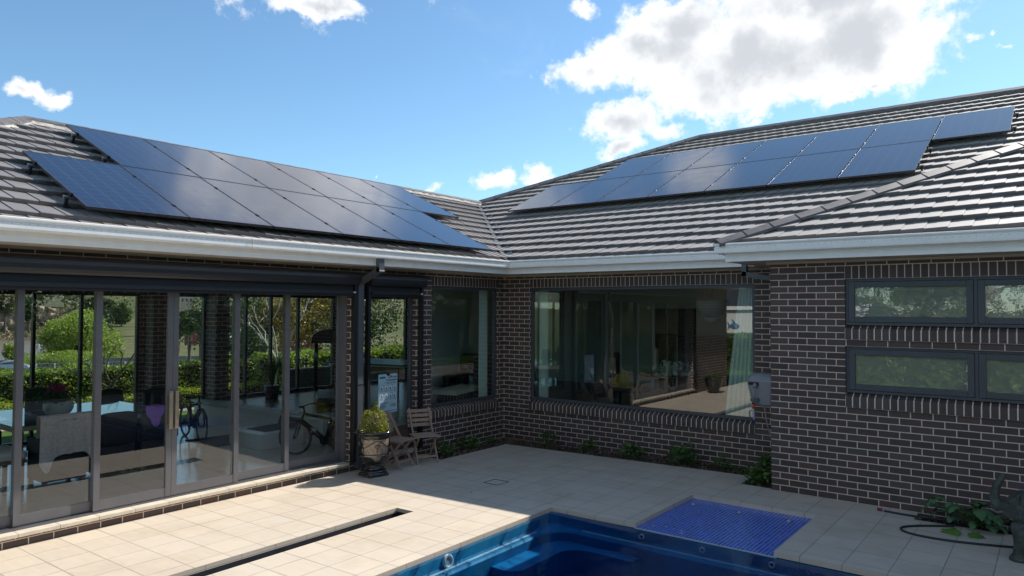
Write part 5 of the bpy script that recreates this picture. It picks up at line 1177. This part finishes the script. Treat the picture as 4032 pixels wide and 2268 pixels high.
# near side (backs towards the pool)
PI=math.pi
wicker('dark wicker chair under the draped beige towel at the near side of the table',-2.12,-7.12,PI); wicker('dark wicker chair right of the towel covered one, near side of the table',-2.12,-6.48,PI); wicker('dark wicker chair with purple briefs on its back, near side of the table',-2.12,-5.86,PI)
wicker('dark wicker chair at the far side of the table in front of the brick pier',-4.55,-5.2,.35); wicker('dark wicker chair at the far right corner of the table by the pier',-4.1,-4.75,-.5)
t=wicker('grey wicker chair at the far left side of the table',-4.75,-7.3,0.)
# towel
def cloth(name,lab,cat,m_,x,y0,y1,z1,zb,zf,wav=.03,off=.075,corner=.12):
    m=MB(); n=40; k=14; vs=[]
    for i in range(n+1):
        s=i/n; y=y0+(y1-y0)*s; fold=wav*(math.sin(s*16)+.5*math.sin(s*37+1))
        lowf=zf(s); lowb=zb
        for j in range(k+1):
            q=j/k
            if q<.25: z=lowb+(z1-lowb)*(q/.25); xx=x-off*.9-.006*math.sin(s*9)
            elif q<.4: a=(q-.25)/.15*math.pi; xx=x-off*.9*math.cos(a); z=z1+.02*math.sin(a)
            else: t_=(q-.4)/.6; z=z1+(lowf-z1)*t_; xx=x+off*.9+fold*t_*(1-.2*t_)+.02*t_
            yy=y+(.5-s)*-.06*max(0,(q-.4)); vs.append((xx,yy,z))
    m.add(vs,[(i*(k+1)+j,(i+1)*(k+1)+j,(i+1)*(k+1)+j+1,i*(k+1)+j+1) for i in range(n) for j in range(k)],True); o=m.build(name,m_); tag(o,lab,cat); return o
TW=plain('beige_towel',(.55,.48,.45),.95,0,.1,.12,25)
cloth('towel','beige fringed towel draped over the back of a wicker chair','towel',TW,-1.82,-7.46,-6.80,1.0,.72,lambda s:.50-.22*math.exp(-((s-.12)/.13)**2)-.20*math.exp(-((s-.95)/.09)**2))
m=MB(); n=20; bx_=-1.755; vs=[]; out=[(0,0),(.37,0),(.37,-.08),(.36,-.12),(.31,-.16),(.29,-.26),(.24,-.30),(.17,-.29),(.12,-.24),(.10,-.19),(.03,-.13),(.01,-.10)]
m.add([(bx_+.01*math.sin(a*20),-6.12+a*.72,1.0+b) for a,b in out]+[(bx_+.008+.01*math.sin(a*20),-6.12+a*.72,1.0+b) for a,b in out],[tuple(range(12)),tuple(reversed(range(12,24)))]+[(i,(i+1)%12,12+(i+1)%12,12+i) for i in range(12)]+[])
def pur(w):
    g=w.new('ShaderNodeNewGeometry'); v=w.new('ShaderNodeTexVoronoi'); v.inputs['Scale'].default_value=22; w.link(g.outputs['Position'],v.inputs['Vector'])
    c=w.mix(w.m('LESS_THAN',v.outputs['Distance'],.26),(.27,.15,.50),(.50,.10,.30)); return prin(w,c,.8,0,.2)
m.box(bx_-.16,bx_+.006,-6.11,-5.86,1.0,1.006)
tag(m.build('briefs',mat('purple_print',pur)),'purple patterned briefs hanging over a wicker chair back','briefs')
# pot with cyclamen
t=thing('flower_bowl','white ceramic bowl on the dining table holding a magenta cyclamen','plant pot',(-3.2,-6.72,FZ+.762))
m=MB(); m.lathe([(0,0),(.13,0),(.17,.03),(.20,.09),(.205,.15),(.19,.20),(.18,.205),(.17,.19),(0,.18)],n=28); m.build('bowl',plain('white_ceramic',(.55,.56,.50),.2,0,.5,.03),t)
t=thing('cyclamen','magenta flowered cyclamen with dark leaves in the white bowl','plant',(-3.2,-6.72,FZ+.96)); m=MB(); P=rng.normal(size=(420,3))*np.array([.13,.15,.035])+np.array([0,0,.04]); m.leaves(P,.07,flat=.5); m.build('leaves',DKG,t)
m=MB(); P=rng.normal(size=(260,3))*np.array([.05,.07,.03])+np.array([0,-.01,.19]); m.leaves(P,.045); m.build('flowers',plain('magenta_petals',(.42,.02,.17),.6,0,.2,.1),t)
m=MB(); 
for i in range(12): a=rng.uniform(0,6.28); m.tube([(0,0,0),(.05*math.cos(a),.06*math.sin(a),.18)],.004,4)
m.build('stems',BARK,t)
t=thing('laptop','open dark screen standing on the dining table behind the cyclamen','screen',(-3.75,-6.75,FZ+.765)); m=MB(); m.box(-.02,0,-.22,.22,.02,.36); m.build('screen',BLK,t,bevel=.004); m=MB(); m.box(-.02,.25,-.22,.22,0,.018); m.build('keyboard_base',BLK,t)
t=thing('stool','low padded stool with a pale cushion under the left end of the table','stool',(-2.45,-7.75,FZ)); m=MB(); m.box(-.35,.35,-.28,.28,.36,.48); m.build('cushion',WHITE,t,bevel=.04); m=MB(); m.box(-.34,.34,-.27,.27,.32,.36); m.build('seat_frame',plain('teak_frame',(.28,.16,.08),.5,0,.3,.1,20),t)
for x in (-.3,.3):
    for y in (-.22,.22): m=MB(); m.box(x-.025,x+.025,y-.025,y+.025,0,.32); m.build('leg',plain('teak_frame',(.28,.16,.08)),t)
m=MB(); m.prism([(-3.66,-4.5),(-2.66,-4.5),(-2.66,-3.7),(-3.55,-3.7)],FZ+.002,FZ+.014); tag(m.build('door_mat',plain('black_rubber_mat',(.016,.016,.018),.9,0,.2,.3,60),bevel=.003),'black rubber mat lying on the polished floor','mat')
m=MB(); vs=[(-2.55,-4.0,.335),(-2.0,-4.0,.335),(-2.55,-3.37,.345),(-2.0,-3.37,.345),(-2.55,-3.30,.54),(-2.0,-3.30,.54)]; m.add(vs,[(0,1,3,2),(2,3,5,4)]); o=tag(m.build('step_mat',plain('grey_step_mat',(.035,.035,.035),.9,0,.2,.3,60)),'dark mat draped from the low wall onto the white step','mat'); q=o.modifiers.new('s','SOLIDIFY'); q.thickness=.012
# bicycles
def bike(lab,loc,rz,lean=0.):
    """wheels in the x direction, front at +x"""
    t=thing('bicycle',lab,'bicycle',loc,rz,'bicycles inside the glazed room'); t.scale=(.82,.82,.82); Rw=.34; W0=(-.53,0,Rw); W1=(.55,0,Rw)
    for c,nm in ((W0,'rear_wheel'),(W1,'front_wheel')):
        m=MB(); k=40; P=[(c[0]+Rw*.97*math.cos(2*PI*i/k),0,c[2]+Rw*.97*math.sin(2*PI*i/k)) for i in range(k+1)]; m.tube(P,.022,8,False); w=m.build(nm,BLK,t)
        m=MB(); P=[(c[0]+Rw*.90*math.cos(2*PI*i/k),0,c[2]+Rw*.90*math.sin(2*PI*i/k)) for i in range(k+1)]; m.tube(P,.010,6,False)
        for i in range(16): a=2*PI*i/16; m.tube([(c[0],.02*(-1)**i,c[2]),(c[0]+Rw*.9*math.cos(a),0,c[2]+Rw*.9*math.sin(a))],.0022,3,False)
        m.tube([(c[0],-.05,c[2]),(c[0],.05,c[2])],.03,10); m.build('rim',plain('rim_grey',(.10,.10,.105),.35,.6,.5,.05),w)
        m=MB(); a0,a1=(-.2,2.7) if nm=='rear_wheel' else (.5,3.0); P=[(c[0]+(Rw+.03)*math.cos(a0+(a1-a0)*i/16),0,c[2]+(Rw+.03)*math.sin(a0+(a1-a0)*i/16)) for i in range(17)]; m.tube(P,.022,5); m.build('mudguard',BLK,t)
    m=MB(); bb=(-.08,0,.30); st=(-.20,0,.72); hd=(.36,0,.80); hb=(.42,0,.66)
    m.tube([bb,hb],.055,8); m.tube([st,hd],.03,8); m.tube([bb,st],.024,8); m.tube([bb,W0],.014,6); m.tube([st,W0],.012,6); m.tube([hb,(.355,0,.86)],.026,8)
    for y in (-.06,.06): m.tube([hb,(.46,y,.62),(W1[0],y,W1[2])],.018,6)
    m.build('frame',plain('black_bike_paint',(.015,.015,.017),.3,0,.5,.05),t)
    m=MB(); m.tube([st,(-.235,0,.86)],.014,8); m.build('seat_post',RG,t); m=MB(); m.lathe([(0,.02),(.05,.015),(.07,-.02),(0,-.035)],(-.30,0,.89),14); m.tube([(-.30,0,.89),(-.20,0,.895),(-.10,0,.885)],[.055,.035,.018],8); m.build('saddle',BLK,t)
    m=MB(); m.tube([(.26,-.30,.97),(.36,-.22,.97),(.38,0,.95),(.36,.22,.97),(.26,.30,.97)],.014,8); m.tube([(.36,0,.86),(.38,0,.95)],.018,6); m.build('handlebar',BLK,t); m=MB(); m.box(.43,.47,-.03,.03,.80,.85); m.build('lamp',RG,t)
    m=MB(); m.tube([(-.08,.03,.30),(-.08,.05,.30)],.09,18); m.tube([(-.08,-.05,.30),(-.08,-.08,.30),(.02,-.08,.16),(.02,-.12,.16)],.012,5); m.tube([(-.08,.05,.30),(-.08,.08,.30),(-.18,.08,.44),(-.18,.12,.44)],.012,5); m.build('crankset',BLK,t)
    m=MB(); m.box(.10,.20,-.05,.05,.46,.54); m.build('battery',RG,t); return t
def face(a,b): return math.atan2(b[1]-a[1],b[0]-a[0])
a=(-4.25,-4.22); b=(-3.2,-4.42); bike('black electric bicycle parked on the left behind the door stile',((a[0]+b[0])/2,(a[1]+b[1])/2,FZ),face(a,b))
a=(-1.62,-3.95); b=(-.75,-3.5); bike('black bicycle on the right, front wheel towards the white step',(-.72,-3.82,FZ),face(b,a))
# exercise machine with hooded console
t=thing('treadmill','black treadmill with a rounded console on the raised floor','treadmill',(-3.25,-1.55,.47),R_(-35))
m=MB(); m.box(-.8,.8,-.38,.38,.05,.20); m.build('deck',BLK,t,bevel=.03); 
for y in (-.34,.34): m=MB(); m.tube([(-.72,y,.15),(-.62,y,.7),(-.50,y,1.28)],[.05,.045,.04],8); m.build('upright',BLK,t); m=MB(); m.tube([(-.52,y,1.0),(-.2,y,.98),(.1,y,.9)],.025,8); m.build('handrail',RG,t)
m=MB(); vs=[]; n=12
for x in (-.62,-.38):
    for i in range(n+1): a=PI*i/n; vs.append((x,-.45*math.cos(a),1.22+.30*math.sin(a)**.6))
m.add(vs,[(i,i+1,n+2+i,n+1+i) for i in range(n)]+[tuple(range(n+1)),tuple(reversed(range(n+1,2*n+2)))]); m.build('console',BLK,t)
# table tennis table beyond
t=thing('tennis_table','dark table tennis table folded out beyond the right door','table',(-3.6,.1,.47),R_(10)); m=MB(); m.box(-1.1,1.1,-.7,.7,.72,.75); m.build('tabletop',plain('slate_blue',(.03,.045,.06),.4,0,.4,.05),t); m=MB(); m.box(-1.12,1.12,-.72,.72,.70,.719); m.build('edge_frame',WHITE,t)
for x in (-.8,.8):
    for y in (-.5,.5): m=MB(); m.box(x-.025,x+.025,y-.025,y+.025,0,.70); m.build('leg',BLK,t)
t=thing('dracaena','spiky leafed plant in the raised room beside the pier','plant',(-4.9,-1.9,.47)); m=MB(); m.lathe([(0,0),(.13,0),(.17,.28),(.15,.28),(0,.25)],n=18); m.build('pot',BLK,t); m=MB()
for i in range(26):
    a=rng.uniform(0,6.28); l=rng.uniform(.35,.6); s=Vector((-math.sin(a),math.cos(a),0))*.018; d=Vector((math.cos(a),math.sin(a),0)); p=[Vector((0,0,.25)),d*l*.4+Vector((0,0,.6+l*.3)),d*l+Vector((0,0,.35+l*.5))]; m.add([p[0]-s,p[0]+s,p[1]-s,p[1]+s,p[2]],[(0,1,3,2),(2,3,4)])
m.build('leaves',MIDG,t)
# ------------------------------------------------ rooms behind the picture window and corner window
t=thing('chandelier','small crystal basket chandelier hanging behind the big picture window','chandelier',(3.75,1.3,2.38)); m=MB(); m.lathe([(.30,.22),(.31,.16),(.27,.06),(.18,-.04),(.10,-.07)],n=30); m.lathe([(.14,-.08),(.13,-.13),(.06,-.19),(0,-.2)],n=20); m.build('crystal_basket',mat('crystal',lambda w:prin(w,(.42,.44,.42),.15,.3,.8,bump=w.noise(w.new('ShaderNodeNewGeometry').outputs['Position'],60,2,.5),bs=.02)),t); m=MB(); m.tube([(0,0,-.05),(0,0,.55)],.008,6); m.build('chain',RG,t)
t=thing('sideboard','tall dark timber sideboard against the back wall of the dining room','cabinet',(2.3,4.9,.47)); m=MB(); m.box(-1.2,1.2,-.3,.3,.06,1.35); m.build('carcass',plain('dark_timber',(.035,.022,.015),.35,0,.5,.2,6),t); m=MB(); m.box(-1.15,1.15,-.28,.28,0,.06); m.build('plinth',BLK,t)
for i in range(3): m=MB(); m.box(-1.15+.78*i,-.42+.78*i,-.315,-.302,.12,1.28); m.build('door',plain('dark_timber',(.035,.022,.015)),t)
t=thing('round_table','low dark round table inside the picture window','table',(3.0,1.3,.47)); m=MB(); m.lathe([(0,.73),(.62,.73),(.63,.745),(.62,.76),(0,.76)],n=36); m.build('tabletop',plain('dark_timber',(.035,.022,.015)),t); m=MB(); m.lathe([(.25,0),(.24,.03),(.06,.06),(.06,.73)],n=20); m.build('pedestal',plain('dark_timber',(.035,.022,.015)),t)
t=thing('paper_flowers','pile of pale ruffled paper flowers on the round table','flowers',(3.05,1.2,1.235)); m=MB(); P=np.abs(rng.normal(size=(240,3)))*np.array([.16,.14,.10])*np.array([1,1,1]); P[:,0]*=rng.choice([-1,1],240); P[:,1]*=rng.choice([-1,1],240); m.leaves(P,.12); m.build('petals',plain('paper',(.42,.44,.42),.8,0,.2,.05),t)
def hichair(lab,x,y,rz):
    t=thing('high_back_chair',lab,'dining chair',(x,y,.47),rz,'high backed chairs behind the picture window'); B=plain('black_leather',(.014,.013,.014),.4,0,.5,.1)
    m=MB(); m.box(-.24,.24,-.24,.24,.38,.50); m.build('seat',B,t,bevel=.02); m=MB(); m.box(-.27,-.2,-.23,.23,.42,1.12); m.build('backrest',B,t,bevel=.03)
    for sx in (-1,1):
        for sy in (-1,1): m=MB(); m.box(sx*.2-.02,sx*.2+.02,sy*.2-.02,sy*.2+.02,0,.38); m.build('leg',B,t)
hichair('black high backed chair on the left of the round table behind glass',2.05,1.25,0.2); hichair('black high backed chair behind the round table inside the window',2.75,2.2,-1.4)
m=MB(); m.box(.7,1.75,5.23,5.29,1.45,2.45); o=tag(m.build('painting',plain('painting_dark',(.03,.035,.03),.3,0,.5,.5,2.5)),'large dark framed painting on the left of the back wall','painting'); m=MB(); m.box(3.2,3.6,5.23,5.29,1.6,2.2); tag(m.build('painting',plain('painting_grey',(.16,.15,.14),.4,0,.5,.6,5)),'small framed picture on the back wall above the sideboard','painting')
t=thing('armchair','rounded black leather armchair inside the corner window','armchair',(-1.05,.30,.47),R_(-70)); B=plain('black_leather',(.014,.013,.014)); m=MB(); m.box(-.42,.42,-.42,.42,.1,.42); m.build('seat',B,t,bevel=.05); m=MB(); m.box(-.5,-.3,-.45,.45,.2,1.0); m.build('backrest',B,t,bevel=.09)
for sy in (-1,1): m=MB(); m.box(-.4,.42,sy*.45-.08,sy*.45+.08,.1,.62); m.build('armrest',B,t,bevel=.05)
for sx in (-1,1):
    for sy in (-1,1): m=MB(); m.box(sx*.35-.03,sx*.35+.03,sy*.35-.03,sy*.35+.03,0,.1); m.build('leg',B,t)
t=thing('side_bench','long cream topped bench below the armchair in the corner window','bench',(-.65,-.6,.47),R_(15)); m=MB(); m.box(-.25,.25,-.6,.9,.34,.42); m.build('bench_top',SILLC,t); 
for y in (-.45,.75): m=MB(); m.box(-.2,.2,y-.04,y+.04,0,.34); m.build('leg',BLK,t)
# ================================================================= BEHIND THE CAMERA (mirrored in glass and water)
hedge(-6,13.5,-18.2,-17.2,-.05,1.40,26000,.11,HEDGE,'hedge','clipped boundary hedge facing the house front across the lawn')
t=thing('neighbour_house','pale rendered neighbouring house with a dark low roof','house',(-4,-23,0)); m=MB(); m.box(-7,7,-3,3,-.1,2.45); m.build('wall',plain('pale_render',(.70,.70,.66),.8,0,.3,.04,1),t); m=MB(); m.add([(-7.2,-3.15,2.42),(7.2,-3.15,2.42),(7.2,3.12,2.42),(-7.2,3.12,2.42),(-4,0,4.1),(4,0,4.1)],[(0,1,5,4),(2,3,4,5),(1,2,5),(3,0,4)]); m.build('roof',plain('dark_roof_metal',(.035,.04,.055),.5,.1,.5,.05),t); m=MB(); m.box(-7.22,7.22,3.10,3.16,2.40,2.56); m.build('gutter',CREAMG,t)
tree('pittosporum_tree','bushy green tree above the boundary hedge opposite the high windows',(5.0,-20.5,-.05),6.0,(2.4,2.2,2.2),12000,.16,MIDG,seed=31)
tree('lilly_pilly_tree','dark glossy tree beside the bushy one over the boundary hedge',(9.2,-21,-.05),6.5,(2.6,2.2,2.4),12000,.16,DKG,seed=33); tree('wattle_tree','yellow green tree further along the boundary hedge',(1.2,-21.5,-.05),5.2,(2.1,2.,1.9),10000,.15,HEDGE,seed=35)
tree('street_tree','olive tree at the left end of the boundary hedge',(-9.5,-20.5,-.05),6.5,(2.6,2.4,2.5),9000,.18,OLIV,seed=37)
bare('gum_sapling','slim grey trunked tree standing in front of the boundary hedge',(6.55,-16.6,-.05),5.0,.3,PBARK,10,.022,MIDG,seed=12)
t=thing('black_pot','glossy round black pot of succulents by the far end of the sliding doors','plant pot',(.45,-9.5,gz(.45)-.04)); m=MB(); m.lathe([(0,0),(.15,0),(.15,.03),(.12,.06),(.2,.2),(.26,.38),(.25,.5),(.27,.53),(.24,.53),(0,.5)],n=30); m.build('pot',GLZ,t)
t=thing('succulent','low green succulents spilling over the black pot rim','plant',(.45,-9.5,gz(.45)+.46)); m=MB(); P=rng.normal(size=(260,3))*np.array([.12,.12,.03])+np.array([0,0,.05]); m.leaves(P,.06); m.build('leaves',BED,t)
t=thing('fish_ornament','blue metal fish wall ornament on the pale neighbouring wall','ornament',(-2.75,-19.93,1.72),0)
t.scale=(.62,.62,.62); FM=plain('fish_metal',(.10,.22,.42),.3,.3,.5,.5,20); m=MB(); 
m.add([(x,y,z) for y in (-.02,.02) for x,z in ((-.34,0),(-.2,.14),(0,.2),(.2,.13),(.36,0),(.2,-.12),(0,-.18),(-.2,-.12))],[tuple(range(8)),tuple(reversed(range(8,16)))]+[(i,(i+1)%8,8+(i+1)%8,8+i) for i in range(8)]); m.build('body',FM,t)
m=MB(); m.add([(x,y,z) for y in (-.012,.012) for x,z in ((-.3,0),(-.55,.3),(-.42,0),(-.55,-.3))],[(0,1,2,3),(7,6,5,4),(0,4,5,1),(2,6,7,3)]); m.add([(x,y,z) for y in (-.012,.012) for x,z in ((-.1,.17),(.05,.2),(-.2,.5))],[(0,1,2),(5,4,3)]); m.build('fins',FM,t)

for i,(x,y,h,l,mm_) in enumerate(((19,-2,7,'dark tree at the far right end of the garden, mirrored in the doors',DKG),(21,-8,8,'broad olive tree right of the pool, outside the picture',OLIV),(20,-13,7.5,'dark tree right of the pool lawn, outside the picture',DKG),(17.5,-19,7,'bushy tree in the rear right garden corner',MIDG))): tree('garden_tree',l,(x,y,-.05),h,(3.2,3.2,3.),9000,.24,mm_,low=0,seed=70+i)
hedge(16,17,-17,8,-.05,2.0,22000,.14,MIDG,'hedge','tall side boundary hedge to the right of the pool lawn')
